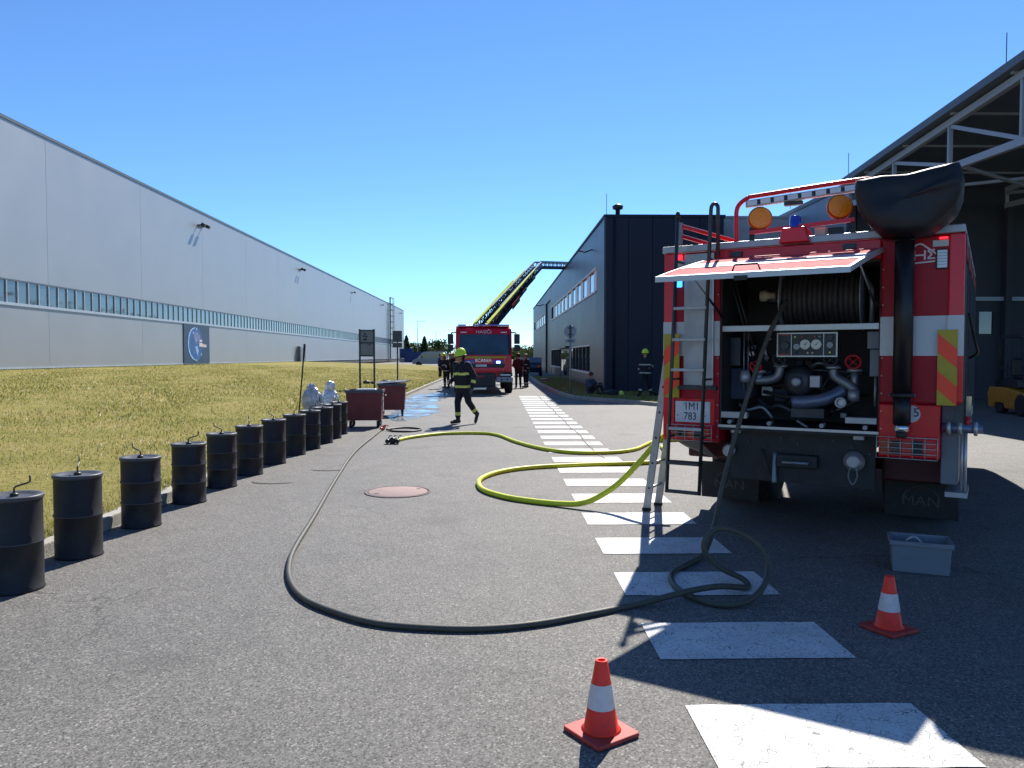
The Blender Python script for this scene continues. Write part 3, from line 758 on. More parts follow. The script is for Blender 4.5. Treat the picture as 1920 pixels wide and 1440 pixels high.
# back wall of the canopy with a door opening and a small window
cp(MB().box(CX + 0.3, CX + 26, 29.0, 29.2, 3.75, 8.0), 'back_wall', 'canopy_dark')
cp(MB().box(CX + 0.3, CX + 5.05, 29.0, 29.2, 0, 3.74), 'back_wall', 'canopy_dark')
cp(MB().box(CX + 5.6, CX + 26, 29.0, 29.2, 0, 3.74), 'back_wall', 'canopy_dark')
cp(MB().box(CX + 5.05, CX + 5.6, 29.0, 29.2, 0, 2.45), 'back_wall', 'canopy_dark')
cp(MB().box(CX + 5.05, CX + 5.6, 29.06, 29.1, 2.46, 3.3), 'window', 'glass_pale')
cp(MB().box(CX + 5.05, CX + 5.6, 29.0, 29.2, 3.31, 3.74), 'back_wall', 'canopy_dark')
cp(MB().box(CX + 0.3, CX + 26, 28.85, 28.98, 3.70, 3.85), 'lintel', 'canopy_steel')
# roof slab of the canopy
b = MB(); yy = [29.0, ridge_y, -3.0]; zz = [zt(29.0) + 0.16, zt(ridge_y) + 0.16, zt(ridge_y) + 0.16 - 12 * 0.0865]
for (a, za), (c, zc) in zip(list(zip(yy, zz))[:-1], list(zip(yy, zz))[1:]):
    x0, x1 = CX - 0.35, CX + 27
    v = [(x0, a, za), (x1, a, za), (x1, c, zc), (x0, c, zc)]; v += [(p, q, r_ + 0.22) for p, q, r_ in v]
    b.add(v, [(0, 1, 2, 3), (7, 6, 5, 4), (0, 4, 5, 1), (1, 5, 6, 2), (2, 6, 7, 3), (3, 7, 4, 0)])
cp(b, 'roof', 'hall_trim')
def truss(x, mat, wd):
    top = [(x, y_, zt(y_)) for y_ in (29.0, 25.74, 22.57, 19.43, 16.3, 13.1, ridge_y)]
    zb = lambda y_: 7.30 - (29 - y_) * 0.028
    bot = [(x, y_, zb(y_)) for _, y_, _ in top]
    cp(MB().bar(top[0], top[-1], wd, 0.20), 'top_chord', mat)
    cp(MB().bar(bot[0], bot[-1], wd, 0.20), 'bottom_chord', mat)
    for i, (a, c) in enumerate(zip(top, bot)): cp(MB().bar((a[0], a[1], a[2] - 0.1), (c[0], c[1], c[2] + 0.1), wd * 0.55, 0.12, up=(1, 0, 0)), 'post', mat)
    for i in range(len(top) - 1):
        a, c = top[i], bot[i + 1]
        cp(MB().bar((a[0], a[1] - 0.08, a[2] - 0.12), (c[0], c[1] + 0.08, c[2] + 0.12), wd * 0.5, 0.11), 'diagonal', mat)
truss(CX, 'canopy_steel', 0.16)
truss(CX + 6.0, 'canopy_steel', 0.16)
truss(CX + 12.0, 'canopy_steel', 0.16)
for k in range(7):
    y_ = 27.4 - k * 2.6
    cp(MB().box(CX - 0.2, CX + 26, y_ - 0.05, y_ + 0.05, zt(y_) + 0.102, zt(y_) + 0.158), 'purlin', 'canopy_steel')
for (x, y_) in ((CX, 28.85), (CX + 6.0, 28.85), (CX + 12, 28.85), (CX + 6, 10), (CX + 12, 10)):
    cp(MB().box(x - 0.12, x + 0.12, y_ - 0.12, y_ + 0.12, 0, 7.18), 'column', 'canopy_dark')
for (x0, x1, z0) in ((CX + 0.1, CX + 5.9, 6.9), (CX + 6.1, CX + 11.9, 6.9)):
    cp(MB().bar((x0, 26.0, z0 + 0.25), (x1, 22.0, z0 + 0.25), 0.09, 0.09), 'wind_brace', 'canopy_steel')
    cp(MB().bar((x1, 26.0, z0 + 0.12), (x0, 22.0, z0 + 0.12), 0.09, 0.09), 'wind_brace', 'canopy_steel')
for y_, z_ in ((19.9, 8.95), (28.8, 8.2), (34.5, 8.19)):
    cp(MB().cyl((CX - 0.15, y_, z_ + 0.02), (CX - 0.15, y_, z_ + 1.0), 0.012, n=5), 'lightning_rod', 'steel_dark')

# ------------------------------------------------------------------ far background
def tree(name, label, loc, h, rx, kind, group, seed, n=700):
    rs = np.random.default_rng(seed)
    t = thing(name, label, 'tree', loc, 0, group)
    b = MB(); b.tube([(0, 0, 0), (0.1, 0.05, h * 0.3), (0.0, 0.1, h * 0.75)], [0.035 * h, 0.028 * h, 0.008 * h], 7)
    for k in range(5):
        a = k * 1.3; z0 = h * (0.3 + 0.08 * k)
        b.tube([(0.05, 0.05, z0), (rx * 0.55 * math.cos(a), rx * 0.55 * math.sin(a), z0 + h * 0.16)], [0.012 * h, 0.004 * h], 5)
    b.build('trunk', 'bark', t)
    pts = []
    if kind == 'conifer':
        for k in range(n):
            q = rs.random() ** 0.7; z = h * (0.08 + 0.92 * q); r_ = rx * (1 - q) ** 0.9 * (0.75 + 0.25 * math.sin(q * 60)) * (0.55 + 0.45 * rs.random()) + 0.05
            a = rs.random() * 2 * PI; pts.append((r_ * math.cos(a), r_ * math.sin(a), z - r_ * 0.15))
    else:
        cl = [(rs.normal(0, rx * 0.42), rs.normal(0, rx * 0.42), h * rs.uniform(0.38, 0.88), rx * rs.uniform(0.25, 0.5)) for _ in range(16)]
        for k in range(n):
            c = cl[rs.integers(0, 16)]; d = rs.normal(0, 1, 3); d /= np.linalg.norm(d); q = c[3] * rs.random() ** 0.4
            pts.append((c[0] + d[0] * q, c[1] + d[1] * q, c[2] + d[2] * q))
    b = MB(); sz = h * 0.05
    for p in pts:
        M = Euler((rs.uniform(0, 6), rs.uniform(0, 6), rs.uniform(0, 6))).to_matrix(); s1 = sz * rs.uniform(0.5, 1.2)
        q = [Vector(p) + M @ Vector(k) * s1 for k in ((-1, -0.5, 0), (1, -0.6, 0.1), (0.8, 0.6, -0.1), (-0.7, 0.5, 0.15))]
        b.add(q, [(0, 1, 2, 3)])
    b.build('crown', 'needles' if kind == 'conifer' else 'leaves', t)
    return t
TG = 'trees beyond the hall'
tree('conifer_tree', 'pointed dark conifer right beside the far corner of the white hall', (-27.6, 235, 0), 7.6, 2.9, 'conifer', TG, 1)
tree('conifer_tree', 'pointed dark conifer behind the blue containers', (-22.3, 237, 0), 7.4, 2.9, 'conifer', TG, 2)
tree('leafy_tree', 'low round leafy tree between two dark conifers', (-24.8, 243, 0), 5.8, 4.0, 'leaf', TG, 3)
tree('leafy_tree', 'round leafy tree behind the grey van', (-14.8, 205, 0), 5.8, 3.8, 'leaf', TG, 4)
tree('leafy_tree', 'leafy tree beyond the ladder truck, next to the round one behind the van', (-9.5, 225, 0), 5.2, 4.4, 'leaf', TG, 5)
tree('leafy_tree', 'leafy tree seen between the ladder truck and the dark blue building', (7.2, 180, 0), 3.9, 3.4, 'leaf', TG, 6)
tree('leafy_tree', 'leafy tree rising against the far corner of the dark blue building', (10.4, 190, 0), 4.2, 3.4, 'leaf', TG, 8)
# far wood as one mass, all round the horizon
rs = np.random.default_rng(5)
b = MB()
n = 9000
ang = rs.uniform(R(-75), R(75), n); dist = rs.uniform(420, 520, n)
for a, d_ in zip(ang, dist):
    hh = 3.6 + 1.8 * math.sin(a * 23) + 1.0 * math.sin(a * 61 + 1)
    z = hh * rs.random() ** 0.6; s1 = rs.uniform(1.2, 2.8)
    c = Vector((d_ * math.sin(a), d_ * math.cos(a), z)); M = Euler((rs.uniform(0, 6), rs.uniform(0, 6), rs.uniform(0, 6))).to_matrix()
    b.add([c + M @ Vector(k) * s1 for k in ((-1, -0.6, 0), (1, -0.5, 0.2), (0.8, 0.7, -0.2), (-0.8, 0.6, 0.1))], [(0, 1, 2, 3)])
for _ in range(7000):          # the same wood coming nearer on the right, mirrored in the hall windows
    y = rs.uniform(60, 260); x = 42 + rs.uniform(0, 14) + 0.05 * y
    z = (11.5 + 2.5 * math.sin(y * 0.23) + 1.5 * math.sin(y * 0.71)) * rs.random() ** 0.6; s1 = rs.uniform(0.35, 0.9)
    c = Vector((x, y, z)); M = Euler((rs.uniform(0, 6), rs.uniform(0, 6), rs.uniform(0, 6))).to_matrix()
    b.add([c + M @ Vector(k) * s1 for k in ((-1, -0.6, 0), (1, -0.5, 0.2), (0.8, 0.7, -0.2), (-0.8, 0.6, 0.1))], [(0, 1, 2, 3)])
tag(b.build('far_wood', 'leaves'), 'low dark wood along the horizon', 'wood', kind='stuff')
# blue containers, house
def container(label, loc, L, rz, mat='container_blue'):
    t = thing('shipping_container', label, 'container', loc, rz, 'containers by the hall end')
    b = MB(); b.box(-L / 2 + .1, L / 2 - .1, -1.12, 1.12, 0.15, 2.5); b.build('body', mat, t)
    for k in range(int(L / 0.4)):
        x = -L / 2 + 0.25 + k * 0.4
        if x < L / 2 - .2: MB().box(x, x + 0.2, -1.17, -1.12, 0.2, 2.45).build('corrugation', mat, t)
    for sx in (-1, 1):
        for sy in (-1, 1): MB().box(sx * L / 2 - .08, sx * L / 2 + .08, sy * 1.12 - .08, sy * 1.12 + .08, 0, 2.6).build('corner_post', mat, t)
    return t
container('blue shipping container standing nearer the grey van', (-19.6, 190, 0), 6.0, 0)
container('blue shipping container stacked high next to the hall corner', (-22.6, 192.5, 0.9), 3.0, 0)
MB().box(-24.2, -21.0, 191.4, 193.6, -0.02, 0.9).build('concrete_ramp', 'stone_white')['kind'] = 'structure'
t = thing('garden_house', 'low house with an orange tiled roof far behind the grey van', 'house', (-21.5, 262, 0))
MB().box(-5, 5, -3, 3, 0, 2.3).build('wall', 'house_wall', t)
MB().prism([(-5.4, 2.3), (5.4, 2.3), (3.2, 4.6), (-3.2, 4.6)], 'xz', -3.3, 3.3).build('roof', 'roof_tile', t)
# lamp posts and masts far off
for lab, loc, h, arm in (('thin street lamp with a short arm behind the blue containers', (-22.2, 215, 0), 11.2, 1.6), ('thin bare mast standing behind the grey van', (-18.2, 230, 0), 9.2, 0), ('thin bare mast beside the round tree behind the van', (-13.6, 225, 0), 8.0, 0)):
    t = thing('lamp_post', lab, 'lamp post', loc)
    MB().tube([(0, 0, 0), (0, 0, h * 0.5), (0, 0, h)], [0.13, 0.10, 0.06], 6).build('pole', 'galv', t)
    if arm:
        MB().bar((0, 0, h), (arm, 0, h + 0.05), 0.12, 0.10).build('arm', 'galv', t)
        MB().box(arm - 0.1, arm + 0.7, -0.15, 0.15, h, h + 0.12).build('lamp_head', 'galv', t)

# ------------------------------------------------------------------ fire engine (rear view), local x = across, y = forward, z = up
FT = thing('fire_engine', 'red and white fire engine seen from behind with its rear hatch raised over the pump', 'fire engine', (1.617, 7.45, 0), R(-33))
def fp(b, name, mats, parent=FT, bevel=0.0, seg=2): return b.build(name, mats, parent, bevel, seg=seg)
Z0, Z1 = 1.62, 1.945   # white band
# shell
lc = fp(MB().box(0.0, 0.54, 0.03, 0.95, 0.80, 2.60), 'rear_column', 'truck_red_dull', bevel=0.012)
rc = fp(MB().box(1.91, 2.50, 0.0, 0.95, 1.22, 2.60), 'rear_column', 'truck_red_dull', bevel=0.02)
fp(MB().box(1.91, 2.36, 0.0, 0.60, 0.77, 1.218), 'rear_column', 'truck_red', bevel=0.012)
fp(MB().box(0.545, 1.905, 0.0, 0.95, 2.44, 2.60), 'header', 'truck_red', bevel=0.01)
fp(MB().box(0.0, 0.115, 0.0, 0.028, 0.82, 2.60), 'corner_strip', 'truck_red', bevel=0.008)
fp(MB().box(2.40, 2.515, -0.016, 0.05, 1.24, 2.60), 'corner_strip', 'truck_red', bevel=0.012)
fp(MB().box(0.0, 0.04, 0.955, 4.6, 0.80, 2.60), 'side_wall', 'truck_red')
fp(MB().box(2.44, 2.47, 0.955, 4.6, 0.90, 2.60), 'side_wall', 'interior')
fp(MB().box(0.02, 2.48, 0.9, 4.62, 2.602, 2.64), 'roof', 'alu')
fp(MB().box(-0.012, 2.512, -0.02, 0.06, 2.605, 2.668), 'roof_trim', 'alu', bevel=0.006)
fp(MB().box(-0.012, 0.03, 0.062, 4.6, 2.605, 2.668), 'roof_trim', 'alu')
fp(MB().box(2.47, 2.512, 0.062, 4.6, 2.605, 2.668), 'roof_trim', 'alu')
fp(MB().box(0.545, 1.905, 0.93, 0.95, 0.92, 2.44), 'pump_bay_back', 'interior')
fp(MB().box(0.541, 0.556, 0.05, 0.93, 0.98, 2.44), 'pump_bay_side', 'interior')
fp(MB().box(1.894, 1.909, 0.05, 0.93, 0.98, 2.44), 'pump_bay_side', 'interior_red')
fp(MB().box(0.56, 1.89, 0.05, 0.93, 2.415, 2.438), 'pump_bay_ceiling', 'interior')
fp(MB().box(0.541, 1.909, 0.02, 0.93, 0.93, 0.972), 'shelf', 'chassis')
fp(MB().box(0.541, 1.909, 0.0, 0.018, 0.955, 0.978), 'shelf_edge', 'alu_bright')
# white band
for a, c, v in ((-0.002, 0.116, -0.003), (0.117, 0.20, 0.027), (0.485, 0.542, 0.027)): fp(MB().box(a, c, v, v + 0.004, Z0, Z1), 'white_band', 'truck_white')
fp(MB().box(1.908, 2.399, -0.0035, 0.001, Z0, Z1), 'white_band', 'truck_white')
fp(MB().box(2.3995, 2.517, -0.0195, -0.0155, Z0, Z1), 'white_band', 'truck_white')
# tread panel behind the ladder
tp = fp(MB().box(0.2, 0.485, 0.012, 0.029, 1.34, 2.585), 'tread_panel', 'alu')
fp(MB().box(0.475, 0.487, 0.004, 0.0115, 1.36, 2.50), 'seam', 'alu_bright', tp)
fp(MB().box(0.16, 0.53, -0.04, 0.028, 1.30, 1.336), 'step', 'steel_dark')
for k in range(12):
    z_ = 0.86 + k * 0.148
    for u_, v_ in ((0.525, 0.0285), (1.925, -0.0015)): fp(MB().cyl((u_, v_ + 0.004, z_), (u_, v_ - 0.004, z_), 0.006, n=6), 'rivet', 'alu')
# raised hatch
def hv(s, t_, dz=0):   # s across 0..1, t 0 hinge..1 outer edge
    u0 = 0.48 - 0.045 * t_; u1 = 1.92 - 0.075 * t_
    return (u0 + (u1 - u0) * s, -0.012 - 1.28 * t_, 2.525 - 0.25 * t_ - 0.03 * t_ * t_ + dz)
def hatch_slab(t0, t1, dz0, dz1, s0=0.0, s1=1.0, nt=6):
    b = MB(); v = []
    for k in range(nt + 1):
        t_ = t0 + (t1 - t0) * k / nt
        v += [hv(s0, t_, dz0), hv(s1, t_, dz0), hv(s1, t_, dz1), hv(s0, t_, dz1)]
    f = [(0, 1, 2, 3), (4 * nt + 3, 4 * nt + 2, 4 * nt + 1, 4 * nt)]
    for k in range(nt):
        o = 4 * k
        for j in range(4): f.append((o + j, o + 4 + j, o + 4 + (j + 1) % 4, o + (j + 1) % 4))
    return b.add(v, f)
ht = fp(hatch_slab(0.02, 1.0, -0.03, 0.0), 'hatch', 'hatch_red_glare', bevel=0.008)
fp(hatch_slab(0.40, 0.64, 0.0015, 0.004), 'white_band', 'truck_white', ht)
fp(hatch_slab(0.98, 1.012, -0.038, 0.005, -0.01, 1.01), 'edge_trim', 'alu_bright', ht)
for s0, s1 in ((-0.012, 0.004), (0.996, 1.012)): fp(hatch_slab(0.03, 0.97, -0.036, 0.005, s0, s1), 'edge_trim', 'alu_bright', ht)
fp(hatch_slab(0.13, 0.16, 0.001, 0.012, 0.3, 0.92, 1), 'ridge', 'truck_red', ht)
q = Vector(hv(0.40, 0.93)); e = Vector(hv(0.55, 0.93))
fp(MB().tube([q, q + Vector((0.02, 0, 0.05)), e + Vector((-0.02, 0, 0.05)), e], 0.007, 6), 'handle', 'black_paint', ht)
q = Vector(hv(0.47, 1.01)); fp(MB().box(q.x - 0.05, q.x + 0.05, q.y - 0.012, q.y + 0.02, q.z - 0.055, q.z - 0.02), 'latch', 'black_paint', ht)
for s_ in (0.03, 0.97):
    a = Vector(hv(s_, 0.55, -0.05)); c = Vector((0.56 if s_ < .5 else 1.885, 0.06, 1.98))
    m_ = a.lerp(c, 0.5)
    fp(MB().cyl(a, m_, 0.006, n=6), 'gas_strut', 'alu_bright'); fp(MB().cyl(m_, c, 0.012, n=6), 'gas_strut', 'black_paint')
for dx in (0.0, 0.035): fp(MB().tube([(0.60 + dx, 0.10, 2.40), (0.68 + dx, 0.12, 2.1), (0.83 + dx, 0.15, 1.55)], 0.009, 5), 'strap', 'black_paint')
for u_ in (0.70, 1.66): fp(MB().box(u_ - 0.05, u_ + 0.05, -0.03, -0.002, 2.53, 2.575), 'hinge', 'steel_dark')
# hose reel
rl = fp(MB().lathe([(0.05, 1.03), (0.31, 1.03), (0.32, 1.035), (0.31, 1.042), (0.10, 1.045)], 32, (0, 0.48, 2.15), 'x'), 'reel_flange', 'alu')
rl2 = fp(MB().lathe([(0.10, 1.712), (0.31, 1.715), (0.32, 1.722), (0.31, 1.729), (0.05, 1.73)], 32, (0, 0.48, 2.15), 'x'), 'reel_flange', 'alu')
prof = []
for k in range(15):
    for j in range(5):
        a = PI * j / 4; prof.append((0.235 + 0.022 * math.sin(a) + 0.006 * math.sin(k * 2.1), 1.05 + k * 0.044 + 0.022 - 0.0215 * math.cos(a)))
fp(MB().lathe(prof, 36, (0, 0.48, 2.15), 'x'), 'wound_hose', 'hose_black')
fp(MB().cyl((0.80, 0.48, 2.17), (1.03, 0.48, 2.15), 0.045, n=12), 'reel_axle', 'steel_dark')
fp(MB().lathe([(0.0, 0.82), (0.05, 0.82), (0.055, 0.87), (0.03, 0.90), (0.03, 0.96)], 12, (0, 0.40, 2.19), 'x'), 'crank_knob', 'beige')
fp(MB().tube([(1.735, 0.40, 2.33), (1.80, 0.35, 2.2), (1.80, 0.34, 1.92)], 0.022, 8), 'reel_support', 'alu')
fp(MB().tube([(1.745, 0.48, 2.15), (1.83, 0.48, 2.15), (1.83, 0.44, 2.0)], 0.03, 8), 'reel_drive', 'steel_dark')
fp(MB().box(0.556, 1.894, 0.055, 0.12, 1.845, 1.90), 'cross_rail', 'alu_bright', bevel=0.004)
# gauge panel
gp = fp(MB().box(1.035, 1.545, 0.17, 0.26, 1.615, 1.825), 'gauge_panel', 'panel_black')
for (a, c, z0, z1) in ((1.03, 1.55, 1.818, 1.83), (1.03, 1.55, 1.61, 1.622), (1.03, 1.042, 1.6225, 1.8175), (1.538, 1.55, 1.6225, 1.8175), (1.155, 1.161, 1.6225, 1.8175), (1.432, 1.438, 1.6225, 1.8175)):
    fp(MB().box(a, c, 0.160, 0.169, z0, z1), 'frame_strip', 'alu_bright', gp)
for z0 in (1.806, 1.626): fp(MB().box(1.045, 1.15, 0.163, 0.169, z0, z0 + 0.010), 'red_strip', 'cone_base', gp)
for (u_, z_, r_, m_) in ((1.278, 1.722, 0.041, 'gauge_face'), (1.372, 1.722, 0.041, 'gauge_face'), (1.10, 1.712, 0.036, 'steel_dark'), (1.205, 1.702, 0.027, 'galv'), (1.488, 1.715, 0.026, 'galv'), (1.488, 1.782, 0.024, 'steel_dark')):
    gg = fp(MB().lathe([(r_ * 1.12, 0.168), (r_ * 1.12, 0.155), (r_, 0.152)], 20, (u_, 0, z_), 'y'), 'gauge', m_, gp)
    if m_ == 'gauge_face':
        b = MB(); b.bar((u_, 0.150, z_), (u_ + 0.02, 0.150, z_ + 0.02), 0.002, 0.004); b.box(u_ - 0.005, u_ + 0.005, 0.149, 0.1515, z_ - 0.005, z_ + 0.005); fp(b, 'needle', 'print_black', gp)
for (u_, z_, m_) in ((1.30, 1.646, 'beige'), (1.34, 1.646, 'beige'), (1.10, 1.65, 'steel_dark'), (1.20, 1.65, 'cloth_blue'), (1.25, 1.79, 'valve_red'), (1.19, 1.79, 'hi_vis'), (1.36, 1.79, 'valve_red'), (1.488, 1.65, 'hi_vis'), (1.24, 1.65, 'steel_dark'), (1.40, 1.79, 'galv')):
    fp(MB().cyl((u_, 0.168, z_), (u_, 0.155, z_), 0.009, n=8), 'button', m_, gp)
# pump and pipework
fp(MB().tube(catmull([(0.80, 0.34, 1.385), (0.93, 0.34, 1.395), (1.0, 0.34, 1.43), (1.025, 0.34, 1.52)], 5), 0.042, 12), 'delivery_pipe', 'pump_metal')
fp(MB().tube(catmull([(1.49, 0.34, 1.50), (1.50, 0.34, 1.44), (1.57, 0.33, 1.39), (1.65, 0.32, 1.34), (1.69, 0.30, 1.27)], 5), 0.045, 12), 'delivery_pipe', 'pump_metal')
fp(MB().tube(catmull([(1.15, 0.32, 1.19), (1.30, 0.30, 1.20), (1.45, 0.30, 1.235), (1.58, 0.36, 1.31)], 5), 0.06, 12), 'suction_pipe', 'pump_blue')
for (u_, z_) in ((1.025, 1.525), (1.49, 1.515), (1.67, 1.49), (0.83, 1.47)):
    fp(MB().lathe([(0.062, -0.012), (0.066, 0), (0.062, 0.012), (0.04, 0.02)], 16, (u_, 0.34, z_)), 'pipe_flange', 'alu')
def hand_wheel(u_, z_, r_, mat, tilt=20):
    b = MB(); b.tube([(r_ * math.cos(a), 0, r_ * math.sin(a)) for a in [2 * PI * k / 18 for k in range(18)]], 0.011, 7, closed=True)
    for k in range(4):
        a = PI / 4 + k * PI / 2; b.cyl((0, 0, 0), (r_ * math.cos(a), 0, r_ * math.sin(a)), 0.006, n=5)
    b.ball((0, 0, 0), 0.018, 8, 6); b.cyl((0, 0, 0), (0, 0.11, 0.0), 0.012, n=6)
    o = fp(b, 'hand_wheel', mat); o.location = (u_, 0.24, z_); o.rotation_euler = (R(tilt), 0, 0)
hand_wheel(1.67, 1.565, 0.062, 'valve_red'); hand_wheel(0.82, 1.52, 0.05, 'valve_red')
hand_wheel(1.035, 1.585, 0.055, 'steel_dark'); hand_wheel(1.48, 1.585, 0.055, 'steel_dark')
fp(MB().cyl((1.67, 0.34, 1.30), (1.67, 0.34, 1.50), 0.035, n=10), 'riser', 'pump_metal')
fp(MB().cyl((0.83, 0.34, 1.35), (0.83, 0.34, 1.47), 0.035, n=10), 'riser', 'pump_metal')
fp(MB().lathe([(0.05, 0.50), (0.13, 0.48), (0.15, 0.40), (0.13, 0.32), (0.09, 0.29), (0.04, 0.28)], 22, (1.19, 0, 1.38), 'y'), 'pump_housing', 'steel_dark')
fp(MB().lathe([(0.02, 0.28), (0.055, 0.27), (0.05, 0.22), (0.03, 0.21)], 14, (1.19, 0, 1.38), 'y'), 'pump_shaft', 'pump_metal')
fp(MB().box(1.30, 1.39, 0.26, 0.36, 1.33, 1.44), 'filter_box', 'alu', bevel=0.008)
b = MB(); b.box(1.12, 1.42, 0.33, 0.75, 1.04, 1.14); b.box(1.16, 1.25, 0.34, 0.6, 1.14, 1.26); fp(b, 'pump_base', 'steel_dark', bevel=0.01)
fp(MB().lathe([(0.05, 0.16), (0.05, 0.12), (0.042, 0.11), (0.03, 0.12), (0.028, 0.20)], 16, (1.58, 0.05, 1.205), 'y'), 'outlet_ring', 'alu_bright')
fp(MB().lathe([(0.055, -0.06), (0.06, -0.02), (0.05, 0.03)], 14, (1.69, 0.28, 1.265), 'x'), 'coupling', 'alu')
fp(MB().lathe([(0.05, -0.05), (0.055, 0.0), (0.04, 0.06)], 14, (0.72, 0.25, 1.42), 'z'), 'coupling', 'alu')
fp(MB().box(1.79, 1.892, 0.16, 0.34, 1.68, 1.832), 'control_box', 'grey_plastic', bevel=0.006)
fp(MB().box(1.81, 1.892, 0.18, 0.34, 1.44, 1.675), 'control_box', 'grey_plastic', bevel=0.006)
fp(MB().cyl((1.85, 0.25, 1.44), (1.85, 0.25, 1.18), 0.012, n=6), 'conduit', 'alu')
fp(MB().box(0.556, 0.66, 0.3, 0.9, 1.52, 1.80), 'battery_box', 'steel_dark', bevel=0.01)
fp(MB().box(0.556, 0.72, 0.35, 0.9, 1.20, 1.50), 'battery_box', 'cloth_greyblue', bevel=0.01)
for u_ in (0.695, 0.735): fp(MB().cyl((u_, 0.3, 1.30), (u_, 0.3, 1.85), 0.008, n=6), 'conduit', 'galv')
for (u_, z_) in ((0.78, 1.64), (0.80, 1.70), (0.92, 1.60)): fp(MB().cyl((u_, 0.32, z_), (u_, 0.24, z_), 0.024, n=10), 'valve_knob', 'beige' if z_ == 1.64 else 'steel_dark')
fp(MB().tube(catmull([(0.95, 0.30, 1.78), (0.90, 0.28, 1.75), (0.90, 0.28, 1.66), (0.92, 0.3, 1.58)], 4), 0.012, 6), 'bleed_pipe', 'alu')
fp(MB().tube(catmull([(0.78, 0.5, 1.20), (0.9, 0.45, 1.12), (1.0, 0.42, 1.15), (1.13, 0.42, 1.09)], 4), 0.028, 8), 'drain_pipe', 'steel_dark')
fp(MB().tube(catmull([(0.62, 0.42, 1.15), (0.72, 0.34, 1.10), (0.86, 0.34, 1.13), (0.95, 0.36, 1.03)], 4), 0.016, 6), 'drain_pipe', 'galv')
fp(MB().box(0.558, 0.80, 0.03, 0.10, 1.04, 1.10), 'bay_step', 'alu', bevel=0.005)
fp(MB().box(1.64, 1.89, 0.03, 0.10, 1.035, 1.09), 'bay_step', 'alu', bevel=0.005)
b = MB(); b.bar((1.22, 0.16, 1.03), (1.32, 0.08, 0.985), 0.02, 0.012); fp(b, 'spanner', 'alu_bright')
# small lines, levers and cables crowding the bay
rq = random.Random(21)
for k in range(14):
    x0, x1 = rq.uniform(0.75, 1.75), rq.uniform(0.75, 1.75); z0, z1 = rq.uniform(1.02, 1.5), rq.uniform(1.0, 1.6); v_ = rq.uniform(0.45, 0.8)
    fp(MB().tube(catmull([(x0, v_, z0), (x0 * 0.6 + x1 * 0.4 + rq.uniform(-.1, .1), v_ - 0.08, (z0 + z1) / 2 + rq.uniform(-.1, .08)), (x1, v_, z1)], 5), rq.choice((0.010, 0.014, 0.02)), 6), 'service_line', rq.choice(('steel_dark', 'hose_black', 'galv', 'pump_metal')))
for k in range(10):
    x0, z0, v_ = rq.uniform(0.7, 1.75), rq.uniform(1.05, 1.6), rq.uniform(0.5, 0.85); a = rq.uniform(0.03, 0.07)
    fp(MB().box(x0 - a, x0 + a, v_, v_ + 0.1, z0 - a * 0.8, z0 + a), 'fitting', rq.choice(('steel_dark', 'pump_metal', 'interior_red', 'cloth_greyblue')), bevel=0.01)
for u_ in (0.64, 1.0, 1.45, 1.80): fp(MB().cyl((u_, 0.02, 1.005), (u_, 0.16, 1.01), 0.02, n=8), 'drain_tap', 'galv')
for k in range(9):
    u_ = 0.62 + k * 0.15
    fp(MB().cyl((u_, 0.222, 0.86 - 0.05 * (k % 3)), (u_, 0.205, 0.86 - 0.05 * (k % 3)), 0.012, n=6), 'bolt', 'steel_dark')
# mast and tarpaulin-covered lamp head
ms = fp(MB().tube([(2.095, -0.15, 1.30), (2.095, -0.15, 2.64)], 0.073, 20), 'mast', 'black_paint')
fp(MB().tube([(2.095, -0.15, 1.06), (2.095, -0.15, 1.30)], 0.066, 20), 'mast_foot', 'black_paint')
fp(MB().lathe([(0.074, 1.285), (0.095, 1.29), (0.095, 1.312), (0.074, 1.318)], 20, (2.095, -0.15, 0)), 'mast_collar', 'chassis')
b = MB(); b.box(2.0, 2.19, -0.165, -0.135, 1.29, 1.312); fp(b, 'collar_ears', 'galv')
fp(MB().lathe([(0.05, 1.0), (0.058, 1.005), (0.058, 1.052), (0.05, 1.058)], 16, (2.095, -0.15, 0)), 'mast_clip', 'chrome')
fp(MB().cyl((2.095, -0.15, 0.955), (2.095, -0.15, 1.0), 0.04, n=12), 'mast_plug', 'chassis')
for z_ in (1.15, 2.30): fp(MB().box(2.06, 2.13, -0.10, -0.017, z_, z_ + 0.06), 'mast_bracket', 'steel_dark')
sil = [(1.745, 3.03), (1.93, 3.055), (2.12, 3.045), (2.31, 3.075), (2.475, 3.095), (2.495, 3.0), (2.50, 2.88), (2.45, 2.75), (2.36, 2.65), (2.27, 2.585), (2.10, 2.57), (1.92, 2.60), (1.83, 2.69), (1.765, 2.79), (1.735, 2.91)]
ctr = (2.1, 2.84); v = []
sil = [tuple(p)[:2] for p in [Vector((a, c, 0)).lerp(Vector((*sil[(i + 1) % len(sil)], 0)), q) for i, (a, c) in enumerate(sil) for q in (0, 0.33, 0.67)]]
rings = ((-0.43, 0.0), (-0.43, 0.45), (-0.425, 0.80), (-0.40, 0.93), (-0.36, 0.98), (-0.25, 1.0), (-0.10, 1.015), (0.05, 1.0), (0.15, 0.98), (0.19, 0.9), (0.20, 0.5), (0.20, 0.0))
